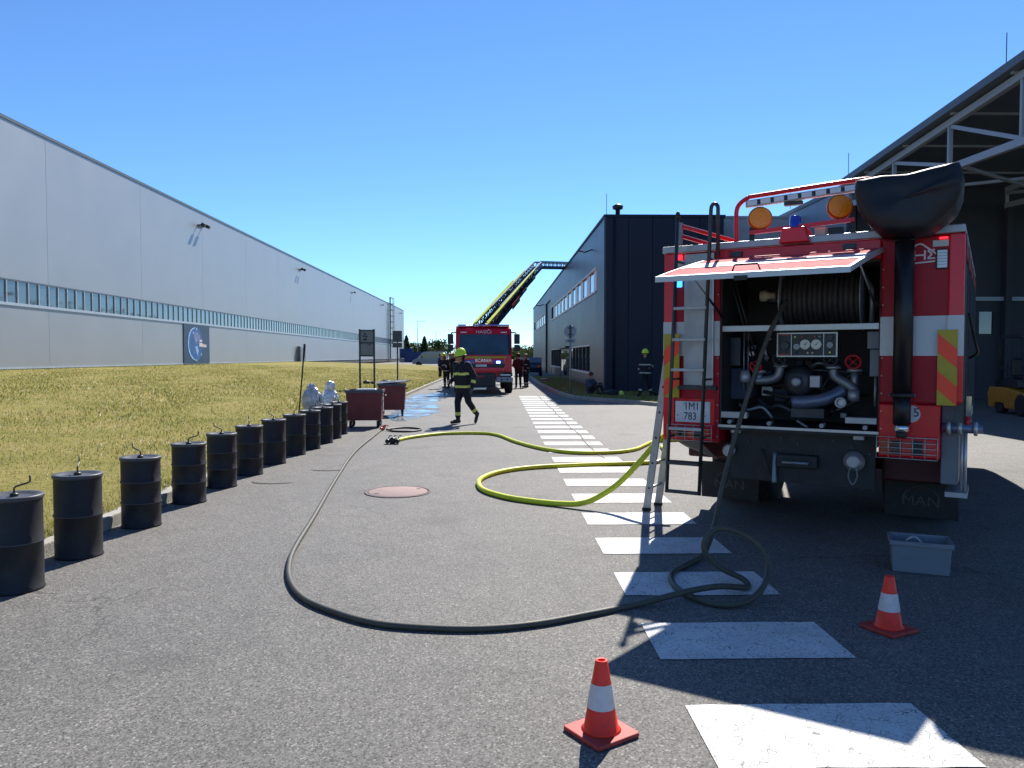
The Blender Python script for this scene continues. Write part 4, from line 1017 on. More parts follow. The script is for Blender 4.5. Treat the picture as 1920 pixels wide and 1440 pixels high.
for (d_, s_) in rings:
    for (a, c) in sil:
        X_, Z_ = ctr[0] + (a - ctr[0]) * s_, ctr[1] + (c - ctr[1]) * s_
        w1 = (0.014 * math.sin(7 * a + 9 * d_) + 0.010 * math.sin(17 * c - 9 * d_ + 5 * a)) * s_ * s_
        w2 = 0.010 * math.sin(9 * X_ + 7 * Z_) + 0.006 * math.sin(19 * Z_ - 8 * X_)
        fold = 0.03 * math.exp(-((c - 2.93 - 0.35 * (a - 2.42)) / 0.03) ** 2) * (1 if a > 2.22 else 0)
        v.append((ctr[0] + (a - ctr[0]) * s_ * (1 + w1), d_ + w2 - (fold if d_ < -0.2 else 0) + (0.05 * (c - 2.84)), ctr[1] + (c - ctr[1]) * s_ * (1 + w1)))
n = len(sil); f = []
for i in range(len(rings) - 1):
    for j in range(n): f.append((i * n + j, i * n + (j + 1) % n, (i + 1) * n + (j + 1) % n, (i + 1) * n + j))
o = fp(MB().add(v, f, 0, True), 'tarpaulin_cover', 'tarp')
fp(MB().tube([(2.02, -0.16, 2.60), (2.0, -0.20, 2.55), (2.17, -0.20, 2.55), (2.16, -0.16, 2.60)], 0.008, 5), 'tie_cord', 'black_paint', o)
# rail with LED bar, amber lamps, blue beacon
fp(MB().tube(catmull([(0.69, 0.02, 2.66), (0.685, 0.02, 2.86), (0.70, 0.02, 2.99), (0.79, 0.02, 3.06), (0.90, 0.02, 3.072), (1.74, 0.02, 3.112), (1.84, 0.02, 3.08)], 6), 0.02, 10), 'light_rail', 'truck_red')
lb = MB(); lb.bar((0.78, 0.0, 2.998), (1.74, 0.0, 3.045), 0.05, 0.062); lbo = fp(lb, 'light_bar', 'alu', bevel=0.006)
for k in range(8):
    a = 0.80 + k * 0.117; z_ = 2.9985 + (a - 0.78) * 0.049
    b = MB(); b.bar((a, -0.028, z_), (a + 0.085, -0.028, z_ + 0.085 * 0.049), 0.006, 0.042); fp(b, 'led_module', 'white_lens', lbo)
    b = MB(); b.bar((a + 0.088, -0.028, z_ + 0.0043), (a + 0.114, -0.028, z_ + 0.0057), 0.005, 0.042); fp(b, 'divider', 'panel_black', lbo)
fp(MB().box(1.12, 1.27, -0.03, 0.03, 2.948, 2.982), 'bar_bracket', 'bare_iron')
fp(MB().bar((0.82, -0.02, 2.735), (1.70, -0.02, 2.775), 0.03, 0.035), 'cross_tube', 'truck_red')
for u_ in (0.835, 1.685): fp(MB().box(u_ - 0.02, u_ + 0.02, -0.01, 0.02, 2.66, 2.785), 'tube_bracket', 'black_paint')
for (u_, z_) in ((0.905, 2.858), (1.575, 2.893)):
    al = fp(MB().lathe([(0.085, 0.05), (0.106, 0.02), (0.106, -0.02), (0.099, -0.028)], 28, (0, 0, 0), 'y'), 'warning_lamp', 'amber_rim')
    al.location = (u_, 0.0, z_); al.rotation_euler = (R(-6), 0, R(22))
    fp(MB().lathe([(0.098, -0.022), (0.095, -0.032), (0.085, -0.040), (0.075, -0.037), (0.06, -0.044), (0.035, -0.042), (0.012, -0.047)], 28, (0, 0, 0), 'y'), 'lens', 'amber', al)
    fp(MB().bar((0, 0.02, -0.10), (0.03, 0.0, -0.13), 0.02, 0.02), 'lamp_foot', 'alu', al)
fp(MB().prism([(1.09, 2.61), (1.35, 2.61), (1.31, 2.745), (1.12, 2.745)], 'xz', -0.09, 0.16), 'beacon_box', 'truck_red', bevel=0.01)
fp(MB().lathe([(0.055, 2.746), (0.055, 2.762), (0.05, 2.764), (0.05, 2.835), (0.044, 2.852), (0.02, 2.858)], 20, (1.212, 0.0, 0)), 'blue_beacon', 'blue_lens')
fp(MB().box(1.37, 1.46, 0.02, 0.10, 2.67, 2.74), 'roof_box', 'beige')
fp(MB().box(1.48, 1.60, 0.02, 0.10, 2.67, 2.73), 'roof_box', 'black_paint')
# rear lamps and marks
fp(MB().box(0.125, 0.185, -0.012, 0.012, 2.535, 2.585), 'red_lamp', 'red_lit', bevel=0.006)
fp(MB().box(0.128, 0.205, -0.006, 0.0115, 2.47, 2.53), 'reflector', 'reflector')
fp(MB().box(0.122, 0.182, -0.014, 0.012, 2.275, 2.355), 'blue_lamp', 'blue_lit', bevel=0.008)
fp(MB().box(2.33, 2.392, -0.012, -0.001, 2.56, 2.578), 'red_lamp', 'red_lit', bevel=0.004)
fp(MB().box(2.285, 2.398, -0.006, -0.001, 2.503, 2.553), 'reflector', 'reflector')
wl = fp(MB().box(2.310, 2.398, -0.02, -0.001, 2.318, 2.482), 'white_lamp', 'frame_dark', bevel=0.012)
fp(MB().box(2.318, 2.390, -0.030, -0.021, 2.328, 2.472), 'lens', 'white_lens', wl, bevel=0.010)
for k in range(1, 6): fp(MB().box(2.32, 2.388, -0.0325, -0.0305, 2.33 + k * 0.023, 2.334 + k * 0.023), 'lens_rib', 'blue_lens' if 0 else 'galv', wl)
# logo strokes
U = lambda x: 2.09 + (x - 1700) * 0.00397
Zp = lambda y: 1.62 + (667 - y) / 1442 * 6.2
def stroke(pts, r_=0.006):
    b = MB(); P_ = [(U(x), Zp(y)) for x, y in pts]
    for (a, c), (d_, e_) in zip(P_[:-1], P_[1:]):
        k = r_ / max(1e-6, math.hypot(d_ - a, e_ - c)); nx, nz = -(e_ - c) * k, (d_ - a) * k
        b.quad((a + nx, -0.003, c + nz), (d_ + nx, -0.003, e_ + nz), (d_ - nx, -0.003, e_ - nz), (a - nx, -0.003, c - nz))
    fp(b, 'logo_stroke', 'print_white')
stroke([(1715, 461), (1718, 457), (1723, 455), (1728, 455), (1732, 457), (1757, 476)])
stroke([(1716, 467), (1716, 485)]); stroke([(1716, 476), (1735, 476)]); stroke([(1735, 467), (1735, 485)])
stroke([(1753, 467), (1740, 468), (1748, 475), (1740, 483), (1754, 483)])
stroke([(1714, 491), (1754, 488.5)])
stroke([(1690, 482), (1686, 485), (1685, 489), (1687, 492), (1690, 493)])
# chevron boards
def chevron(u0, u1, v, z0, z1, flip):
    cb = fp(MB().box(u0, u1, v - 0.012, v, z0, z1), 'chevron_board', 'chev_yellow')
    H_ = z1 - z0; W_ = u1 - u0
    for k in (-0.05, 0.44):
        a0 = z0 + H_ * (k + 0.05); hgt = H_ * 0.25; sl = 0.13
        def cl(z): return min(max(z, z0), z1)
        L0, L1 = a0 + sl, a0 + sl + hgt; R0, R1 = a0, a0 + hgt
        pts = [(u0, cl(L0)), (u1, cl(R0)), (u1, cl(R1)), (u0, cl(L1))]
        if flip: pts = [(u0 + u1 - a, c) for a, c in pts]
        fp(MB().add([(a, v - 0.0145, c) for a, c in pts], [(0, 1, 2, 3)]), 'red_stripe', 'chev_red', cb)
chevron(2.335, 2.475, -0.021, 1.22, 1.83, False)
chevron(0.01, 0.165, -0.004, 1.22, 1.83, True)
cs = fp(MB().lathe([(0.088, 0.0), (0.088, -0.006)], 28, (2.15, 0, 1.14), 'y'), 'speed_disc', 'truck_red')
fp(MB().lathe([(0.070, -0.005), (0.070, -0.009)], 28, (2.15, 0, 1.14), 'y'), 'disc_face', 'plate_white', cs)
text('numeral', '5', 0.10, 'print_black', cs, face_rear(2.19, -0.011, 1.15), 0.001)
# number plate
np_ = fp(MB().box(0.122, 0.462, 0.004, 0.018, 0.985, 1.185), 'number_plate', 'plate_white', bevel=0.003)
text('plate_text', '1M1', 0.105, 'print_black', np_, face_rear(0.285, 0.0025, 1.135), 0.001, sx=0.82)
for u_ in (0.2225, 0.3425):
    b = MB(); b.bar((u_ - 0.02, 0.0025, 1.152), (u_ + 0.001, 0.0025, 1.1695), 0.002, 0.010, up=(0, 1, 0)); fp(b, 'numeral_flag', 'print_black', np_)
text('plate_text', '783', 0.105, 'print_black', np_, face_rear(0.270, 0.0025, 1.04), 0.001, sx=0.82)
for u_ in (0.148, 0.42): fp(MB().cyl((u_, 0.004, 1.05), (u_, 0.001, 1.05), 0.006, n=6), 'screw', 'print_black', np_)
fp(MB().box(0.06, 0.50, 0.019, 0.029, 0.82, 1.21), 'plate_carrier', 'truck_red')
# tail lights behind wire guards
def tail(u0, u1, z0, z1, name='tail_light'):
    tl = fp(MB().box(u0 + 0.015, u1 - 0.015, -0.05, 0.026, z0 + 0.012, z1 - 0.012), 'tail_light', 'truck_red', bevel=0.006)
    W_ = u1 - u0
    for k, m_ in enumerate(('amber_rim', 'glass_dark', 'red_lens', 'chassis', 'red_lens')):
        fp(MB().box(u0 + 0.03 + k * (W_ - 0.06) / 5, u0 + 0.03 + (k + 1) * (W_ - 0.06) / 5 - 0.004, -0.058, -0.051, z0 + 0.025, z1 - 0.025), 'lens', m_, tl)
    for k in range(5):
        z_ = z0 + (z1 - z0) * k / 4; fp(MB().cyl((u0, -0.095, z_), (u1, -0.095, z_), 0.0035, n=5), 'guard_wire', 'alu_bright', tl)
    for k in range(6):
        u_ = u0 + W_ * k / 5; fp(MB().tube([(u_, -0.03, z1 + .0), (u_, -0.098, z1), (u_, -0.098, z0), (u_, -0.03, z0)], 0.0035, 5), 'guard_wire', 'alu_bright', tl)
tail(1.905, 2.352, 0.775, 0.95); tail(0.08, 0.51, 0.82, 0.968)
# lower rear
fp(MB().box(0.60, 1.86, 0.22, 0.30, 0.45, 0.925), 'rear_crossmember', 'chassis')
for u_ in (0.66, 1.735): fp(MB().box(u_ - 0.045, u_ + 0.045, 0.15, 0.218, 0.89 if u_ < 1 else 0.885, 0.97 if u_ < 1 else 0.965), 'work_lamp', 'white_lens', bevel=0.008)
th = fp(MB().lathe([(0.03, 0.22), (0.085, 0.20), (0.09, 0.16), (0.07, 0.14), (0.06, 0.10), (0.045, 0.09)], 22, (1.70, 0, 0.695), 'y'), 'suction_cap', 'alu')
ch_ = MB(); pts = catmull([(1.675, 0.10, 0.64), (1.665, 0.10, 0.56), (1.70, 0.10, 0.50), (1.735, 0.10, 0.57), (1.725, 0.10, 0.64)], 6)
for a in pts: ch_.ball(a, 0.008, 6, 4)
fp(ch_, 'chain', 'galv', th)
fp(MB().lathe([(0.05, 0.20), (0.06, 0.18), (0.06, 0.15), (0.045, 0.14)], 20, (0.60, 0, 0.72), 'y'), 'suction_cap', 'alu')
fp(MB().box(1.05, 1.4, 0.12, 0.24, 0.60, 0.72), 'tow_coupling', 'chassis', bevel=0.015)
fp(MB().tube([(1.12, 0.12, 0.66), (1.12, 0.04, 0.66), (1.33, 0.04, 0.66), (1.33, 0.12, 0.66)], 0.014, 6), 'tow_pin', 'galv')
fp(MB().tube(catmull([(1.02, 0.2, 0.72), (1.02, 0.16, 0.55), (1.03, 0.14, 0.45)], 4), 0.022, 8), 'air_hose', 'galv')
fp(MB().tube(catmull([(0.9, 0.2, 0.75), (0.95, 0.15, 0.6), (1.0, 0.2, 0.5)], 4), 0.014, 6), 'air_hose', 'chassis')
for u_ in (0.80, 1.62): fp(MB().box(u_ - 0.05, u_ + 0.05, 0.3, 6.4, 0.62, 0.88), 'chassis_rail', 'chassis')
fp(MB().cyl((0.45, 1.75, 0.52), (2.05, 1.75, 0.52), 0.09, n=12), 'axle', 'chassis')
fp(MB().ball((1.25, 1.75, 0.52), (0.22, 0.24, 0.24), 14, 10), 'differential', 'chassis')
fp(MB().box(0.56, 1.89, 0.7, 4.4, 0.89, 0.915), 'floor_pan', 'chassis')
fp(MB().box(0.10, 0.76, 0.45, 0.86, 0.60, 0.78), 'mudguard', 'interior_red', bevel=0.02)
fp(MB().box(1.88, 2.44, 0.62, 0.88, 0.48, 0.76), 'mudguard', 'interior_red', bevel=0.02)
b = MB(); b.add([(0.12, 0.05, 0.795), (0.36, 0.05, 0.795), (0.42, 0.4, 0.60), (0.12, 0.3, 0.72), (0.12, 0.07, 0.79), (0.36, 0.07, 0.79), (0.42, 0.42, 0.59), (0.12, 0.32, 0.71)], [(0, 1, 2, 3), (7, 6, 5, 4), (0, 4, 5, 1), (1, 5, 6, 2), (2, 6, 7, 3), (3, 7, 4, 0)])
fp(b, 'skirt_plate', 'sign_back')
def flap(u0, u1):
    fl = fp(MB().box(u0, u1, 0.89, 0.905, 0.12, 0.50), 'mud_flap', 'flap', bevel=0.004)
    c = (u0 + u1) / 2
    text('flap_text', 'MAN', 0.13, 'flap_mark', fl, face_rear(c, 0.886, 0.27), 0.001, sx=1.1)
    b = MB(); ar = [(c + 0.16 * math.cos(a), 0.886, 0.25 + 0.16 * math.sin(a)) for a in [PI * k / 14 for k in range(15)]]
    b.tube(ar, 0.005, 5); fp(b, 'flap_arc', 'flap_mark', fl)
flap(0.10, 0.70); flap(1.87, 2.48)
def wheel(parent, c, r_, wd, ax='x', tread=30, tyre='rubber', rim='steel_dark'):
    b = MB(); h = wd / 2
    b.lathe([(r_ * 0.56, -h * 0.8), (r_ * 0.78, -h), (r_ * 0.95, -h * 0.92), (r_, -h * 0.7), (r_, h * 0.7), (r_ * 0.95, h * 0.92), (r_ * 0.78, h), (r_ * 0.56, h * 0.8)], 36, c, ax)
    for k in range(tread):
        a = 2 * PI * k / tread
        d_ = Vector({'x': (0, math.cos(a), math.sin(a)), 'y': (math.cos(a), 0, math.sin(a))}[ax]); e_ = Vector({'x': (0, -math.sin(a), math.cos(a)), 'y': (-math.sin(a), 0, math.cos(a))}[ax]); x_ = Vector({'x': (1, 0, 0), 'y': (0, 1, 0)}[ax])
        for s_ in (-1, 1):
            cc = Vector(c) + d_ * (r_ + 0.004) + x_ * s_ * h * 0.38 + e_ * (0.25 * r_ * 2 * PI / tread * s_)
            b.obox(cc, (h * 0.6, r_ * 2 * PI / tread * 0.55, 0.022), Matrix((x_, e_, d_)).transposed())
    w_ = b.build('tyre', tyre, parent)
    MB().lathe([(r_ * 0.1, -h * 0.5), (r_ * 0.5, -h * 0.55), (r_ * 0.57, -h * 0.78), (r_ * 0.57, h * 0.78), (r_ * 0.5, h * 0.55), (r_ * 0.1, h * 0.5)], 24, c, ax).build('rim', rim, parent)
def wheel_of(root, c, r_, wd, ax='x'):
    e = bpy.data.objects.new('wheel', None); COL.objects.link(e); e.parent = root; e.location = c; e.empty_display_size = 0.1
    wheel(e, (0, 0, 0), r_, wd, ax)
for u_ in (0.23, 0.56, 1.94, 2.27): wheel_of(FT, (u_, 1.75, 0.515), 0.51, 0.29)
for u_ in (0.25, 2.25): wheel_of(FT, (u_, 5.45, 0.515), 0.51, 0.32)
# right flank: lockers with posts, locker box, suction inlet
for k, v_ in enumerate((0.06, 0.98, 1.95, 2.95, 3.95, 4.55)):
    fp(MB().box(2.472, 2.52, v_, v_ + 0.07, 1.0, 2.60), 'locker_post', 'steel_dark')
fp(MB().box(2.472, 2.515, 0.135, 4.54, 2.46, 2.60), 'locker_head', 'truck_red_dull')
fp(MB().box(2.472, 2.515, 0.98, 4.6, 0.88, 0.998), 'locker_sill', 'alu')
for k in range(8): fp(MB().box(2.474, 2.505, 0.14, 0.97, 1.24 + k * 0.15, 1.24 + k * 0.15 + 0.142), 'shutter_slat', 'steel_dark')
fp(MB().box(2.362, 2.49, 0.18, 0.60, 0.55, 1.215), 'side_locker', 'sign_grey', bevel=0.01)
fp(MB().cyl((2.37, 0.09, 1.03), (2.66, 0.09, 1.03), 0.038, n=14), 'suction_inlet', 'pump_blue')
for a in (2.42, 2.50, 2.61): fp(MB().lathe([(0.04, -0.016), (0.056, -0.012), (0.056, 0.012), (0.04, 0.016)], 14, (a, 0.09, 1.03), 'x'), 'inlet_ring', 'alu_bright')
fp(MB().cyl((2.555, 0.09, 1.03), (2.555, 0.09, 1.13), 0.022, n=8), 'inlet_tap', 'valve_red')
for a in (2.515, 2.54): fp(MB().cyl((a, 0.17, 0.50), (a, 0.17, 1.01), 0.013, n=8), 'side_bar', 'alu_bright')
fp(MB().box(2.40, 2.56, 0.1, 0.6, 0.46, 0.50), 'side_step', 'alu')
fp(MB().tube(catmull([(2.53, 0.8, 2.0), (2.58, 0.9, 1.75), (2.60, 1.1, 1.65), (2.53, 1.2, 1.60)], 4), 0.012, 6), 'locker_strap', 'black_paint')
fp(MB().box(2.48, 2.56, 1.02, 1.06, 1.05, 1.25), 'locker_latch', 'chrome')
for k, v_ in enumerate((1.2, 2.2, 3.2)): fp(MB().box(2.0, 2.43, v_, v_ + 0.7, 1.0 + 0.1 * k, 1.5), 'locker_crate', 'grey_plastic')
# cab at the front
fp(MB().prism([(4.75, 0.75), (6.6, 0.75), (6.72, 1.2), (6.6, 2.0), (6.35, 2.82), (4.75, 2.82)], 'yz', 0.04, 2.46), 'cab', 'truck_red', bevel=0.05)
for u_ in (0.03, 2.455): fp(MB().prism([(5.4, 1.65), (6.45, 1.65), (6.25, 2.4), (5.4, 2.4)], 'yz', u_, u_ + 0.015), 'cab_window', 'glass_dark')
fp(MB().box(0.25, 2.25, 6.64, 6.70, 1.75, 2.5), 'windscreen', 'glass_dark')
# rear access ladder
def rail_pt(s_, z): return ((0.12 + (z - 0.33) / 2.57 * 0.09) if s_ == 0 else (0.435 + (z - 0.33) / 2.57 * 0.085), -0.21, z)
fp(MB().tube([rail_pt(0, 0.33), rail_pt(0, 2.90)], 0.018, 8), 'ladder_rail', 'steel_dark')
fp(MB().lathe([(0.018, 2.88), (0.026, 2.90), (0.02, 2.94), (0.006, 2.96)], 10, (0.21, -0.21, 0)), 'rail_cap', 'black_paint')
a = Vector(rail_pt(1, 0.33)); c = Vector(rail_pt(1, 2.95))
fp(MB().tube([a, c] + [c + Vector((0.032 - 0.032 * math.cos(q), 0.0, 0.045 * math.sin(q))) for q in (0.5, 1.0, 1.57, 2.1, 2.7)] + [c + Vector((0.064, 0, 0)), c + Vector((0.06, 0.02, -0.42))], 0.018, 8), 'ladder_rail', 'steel_dark')
for z_ in (2.06, 1.77, 1.49, 0.94):
    p, q = Vector(rail_pt(0, z_)), Vector(rail_pt(1, z_)); b = MB(); b.bar(p, q, 0.05, 0.028); fp(b, 'rung', 'alu', bevel=0.004)
for z_, wd_ in ((0.62, 0.12), (0.345, 0.04)):
    p, q = Vector(rail_pt(0, z_)), Vector(rail_pt(1, z_)); b = MB(); b.bar(p, q, wd_, 0.03); fp(b, 'rung', 'steel_dark', bevel=0.004)
for z_ in (2.5, 1.40, 0.86):
    for s_ in (0, 1):
        p = Vector(rail_pt(s_, z_)); fp(MB().bar(p + Vector((0, 0.015, 0)), (p.x, 0.026 if z_ < 2 or 1 else 0, z_), 0.018, 0.018), 'ladder_bracket', 'steel_dark')
# red-white bars on the roof by the ladder
for z_, L_ in ((2.84, 0.9), (2.745, 0.6)):
    p = Vector((0.20, -0.10, z_)); q = Vector((0.20 + L_ * 0.42, 0.05 + L_ * 0.3, z_ - 0.13 * L_))
    sbar = fp(MB().bar(p, q, 0.022, 0.03), 'roof_bar', 'truck_red')
    fp(MB().bar(p + Vector((0, 0, 0.0185)), q + Vector((0, 0, 0.0185)), 0.02, 0.006), 'bar_edge', 'print_white', sbar)
fp(MB().box(0.165, 0.215, -0.12, -0.08, 2.67, 2.87), 'bar_post', 'galv')
fp(MB().box(0.7, 1.8, 1.2, 3.8, 2.645, 2.74), 'roof_locker', 'alu', bevel=0.01)

# aluminium ladder leaning on the truck's flank
lt = thing('leaning_ladder', 'silver aluminium ladder leaning against the side of the fire engine', 'ladder', (1.617, 7.45, 0), R(-33))
top = 2.2
def LP(v_, z, du=0): return (-0.335 + 0.30 * z / top + du, v_, z)
for v_ in (0.42, 0.75):
    b = MB(); b.bar(LP(v_, 0.02), LP(v_, top), 0.075, 0.028, up=(0, 1, 0)); b.build('rail', 'alu', lt, 0.004)
    MB().obox(Vector(LP(v_, 0.015)), (0.085, 0.04, 0.03)).build('foot', 'rubber', lt)
    for k in range(8):
        z = 0.24 + k * 0.265; p = Vector(LP(v_, z)); s_ = -1 if v_ < 0.5 else 1
        MB().cyl(p + Vector((0, s_ * 0.0145, 0)), p + Vector((0, s_ * 0.017, 0)), 0.012, n=8).build('rung_end', 'print_black', lt)
for k in range(8):
    z = 0.24 + k * 0.265; MB().cyl(LP(0.434, z), LP(0.736, z), 0.014, n=8).build('rung', 'alu_bright', lt)

# dark hose from reel to the ground, loop, and across the road
M0 = Matrix.Translation((1.617, 7.45, 0)) @ Euler((0, 0, R(-33))).to_matrix().to_4x4()
hang = [M0 @ Vector(p) for p in ((1.10, 0.22, 2.12), (1.06, 0.10, 2.0), (0.99, -0.02, 1.78), (0.87, -0.14, 1.32), (0.77, -0.34, 0.80), (0.735, -0.54, 0.43), (0.735, -0.70, 0.2))]
gr = [(1.73, 6.20, 0.09), (1.62, 6.02, 0.03), (1.44, 5.80, 0.022), (1.27, 5.54, 0.021), (1.24, 5.20, 0.021), (1.37, 4.90, 0.022), (1.57, 4.86, 0.03), (1.75, 5.00, 0.08), (1.85, 5.17, 0.18), (1.82, 5.24, 0.30), (1.70, 5.35, 0.38), (1.58, 5.44, 0.38), (1.485, 5.42, 0.31), (1.49, 5.42, 0.21), (1.60, 5.43, 0.10), (1.74, 5.36, 0.04), (1.72, 5.22, 0.023), (1.50, 5.10, 0.068), (1.26, 5.01, 0.063), (0.92, 4.89, 0.022), (0.55, 4.69, 0.021), (0.22, 4.53, 0.021), (-0.10, 4.46, 0.021), (-0.42, 4.48, 0.021), (-0.74, 4.57, 0.021), (-1.04, 4.79, 0.021), (-1.28, 5.05, 0.021), (-1.46, 5.41, 0.021), (-1.59, 5.85, 0.021), (-1.69, 6.42, 0.021), (-1.83, 7.70, 0.021), (-2.10, 10.03, 0.021), (-2.37, 12.78, 0.021), (-2.46, 15.29, 0.021), (-2.50, 16.5, 0.021)]
dh = MB().tube(catmull(hang + gr, 7), 0.0205, 10).build('fire_hose', 'hose_grey')
tag(dh, 'grey rubber hose running from the truck reel in a wide curve over the asphalt', 'hose')
# branch pipe and small coil by the trolley
bp_ = thing('hose_nozzle', 'red and black nozzle at the end of the grey hose by the trolley', 'nozzle', (-2.5, 16.6, 0))
MB().lathe([(0.024, 0), (0.032, 0.02), (0.032, 0.10), (0.045, 0.12), (0.045, 0.22), (0.03, 0.24)], 12, (0, -0.05, 0.046), 'y').build('barrel', 'valve_red', bp_)
MB().lathe([(0.034, 0.2), (0.05, 0.22), (0.05, 0.36), (0.035, 0.38)], 12, (0, 0.0, 0.05), 'y').build('tip', 'black_paint', bp_)
MB().tube([(0, 0.08, 0.07), (0.08, 0.06, 0.12), (0.14, 0.08, 0.10)], 0.015, 6).build('trigger', 'valve_red', bp_)
co = MB().tube(catmull([(-2.40, 16.72, 0.02), (-2.25, 17.0, 0.02), (-1.98, 17.12, 0.02), (-1.70, 16.86, 0.02), (-1.66, 16.55, 0.02), (-1.86, 16.28, 0.02), (-2.2, 16.34, 0.02), (-2.36, 16.6, 0.03)], 6), 0.020, 8).build('hose_coil', 'hose_black')
tag(co, 'loose black hose loop lying on the road by the red trolley', 'hose')
# yellow hose: two lines
yh = MB().tube(catmull([(3.9, 14.6, 0.031), (3.2, 14.35, 0.031), (2.87, 14.10, 0.031), (2.61, 13.55, 0.031), (2.32, 12.95, 0.031), (1.91, 12.60, 0.031), (1.30, 12.57, 0.031), (0.80, 13.08, 0.031), (0.37, 14.12, 0.031), (0.03, 15.35, 0.031), (-0.35, 15.77, 0.031), (-1.11, 15.68, 0.031), (-1.69, 14.98, 0.031), (-1.92, 14.32, 0.031)], 8), 0.031, 10).build('yellow_hose', 'hose_yellow')
tag(yh, 'yellow fire hose ending in a black coupling on the road', 'hose')
yh2 = MB().tube(catmull([(2.88, 13.4, 0.031), (2.80, 12.7, 0.031), (2.66, 11.95, 0.031), (2.44, 11.52, 0.031), (2.12, 11.32, 0.031), (1.31, 11.17, 0.031), (0.52, 10.92, 0.031), (0.06, 10.53, 0.031), (-0.19, 9.99, 0.031), (-0.23, 9.50, 0.031), (-0.14, 9.02, 0.031), (0.11, 8.60, 0.031), (0.39, 8.36, 0.031), (0.67, 8.19, 0.035), (0.88, 8.07, 0.06), (1.06, 8.04, 0.13), (1.28, 8.00, 0.29), (1.49, 7.96, 0.52), (1.70, 8.02, 0.74), (1.92, 8.10, 0.86)], 8), 0.031, 10).build('yellow_hose', 'hose_yellow')
tag(yh2, 'yellow fire hose looping on the road and rising to the fire engine', 'hose')
yn = thing('hose_coupling', 'black branch coupling at the end of the yellow hose', 'coupling', (-1.92, 14.30, 0))
MB().lathe([(0.035, 0.05), (0.048, 0.03), (0.048, -0.10), (0.062, -0.12), (0.062, -0.20), (0.04, -0.22)], 14, (0, 0, 0.062), 'y').build('body', 'black_paint', yn)
for dx in (-0.09, 0.09): MB().lathe([(0.03, 0.0), (0.042, -0.02), (0.042, -0.13), (0.03, -0.15)], 12, (dx, -0.10, 0.055), 'y').build('outlet', 'black_paint', yn)
MB().box(-0.11, 0.11, -0.10, -0.06, 0.04, 0.08).build('manifold', 'black_paint', yn)
for dx in (-0.09, 0.0, 0.09): MB().tube([(dx, -0.08, 0.09), (dx + 0.02, -0.08, 0.14), (dx + 0.07, -0.07, 0.15)], 0.01, 6).build('lever', 'black_paint', yn)

# ------------------------------------------------------------------ drums along the kerb
def drum(ribs):
    t = thing('steel_drum', '', 'drum', (0, 0, 0), 0, 'black drums lined up along the kerb')
    r_, h = 0.174, 0.66
    pr = [(r_ * 0.97, 0.0), (r_ + 0.006, 0.004), (r_ + 0.006, 0.014), (r_, 0.02)]
    for z in ribs: pr += [(r_, z - 0.014), (r_ + 0.006, z - 0.006), (r_ + 0.006, z + 0.006), (r_, z + 0.014)]
    pr += [(r_, h - 0.03), (r_ + 0.001, h - 0.02)]
    MB().lathe(pr, 40).build('shell', 'black_steel', t)
    for z in ribs: MB().lathe([(r_ + 0.0055, z - 0.004), (r_ + 0.0085, z), (r_ + 0.0055, z + 0.004)], 40, close=False).build('rib', 'black_lid', t)
    ld = MB().lathe([(r_ + 0.002, h - 0.024), (r_ + 0.010, h - 0.018), (r_ + 0.010, h + 0.002), (r_ + 0.004, h + 0.008), (r_ - 0.03, h + 0.006), (r_ - 0.045, h - 0.006), (r_ - 0.10, h - 0.006), (0.02, h - 0.004)], 40).build('lid', 'black_lid', t)
    MB().tube([(0, 0, h - 0.01), (0, 0, h + 0.05), (0.01, 0, h + 0.062), (0.085, 0, h + 0.085), (0.098, 0, h + 0.092), (0.10, 0, h + 0.135)], 0.0065, 8).build('crank', 'bare_iron', t)
    MB().lathe([(0.028, h - 0.004), (0.028, h + 0.012), (0.012, h + 0.02)], 12).build('bearing', 'bare_iron', t)
    return t
d1 = drum((0.34,)); d2 = drum((0.235, 0.435))
spots = [(-3.235, 5.36, 1, 20), (-3.30, 6.26, 1, 110), (-3.315, 7.36, 2, 155), (-3.34, 8.54, 2, 25), (-3.345, 9.55, 2, 170), (-3.33, 10.54, 2, 110), (-3.31, 11.60, 1, 150), (-3.28, 12.65, 1, 80), (-3.22, 13.45, 2, 10), (-3.20, 14.35, 1, 190), (-3.20, 15.15, 1, 60), (-3.24, 15.95, 2, 200)]
used = {1: False, 2: False}
ORD = ['twelfth', 'eleventh', 'tenth', 'ninth', 'eighth', 'seventh', 'sixth', 'fifth', 'fourth', 'third', 'second', 'first']
for i, (x, y, k, a) in enumerate(spots):
    src = d1 if k == 1 else d2
    o = src if not used[k] else copy_tree(src)
    used[k] = True
    o.location = (x * y / (y - 0.175), y, 0); o.rotation_euler = (0, 0, R(a)); o['label'] = 'black %s steel drum with a crank, %s in the kerb row from the red trolley' % ('one-ribbed' if k == 1 else 'two-ribbed', ORD[i])
    o.scale = (random.uniform(0.98, 1.02), random.uniform(0.98, 1.02), random.uniform(0.985, 1.02))

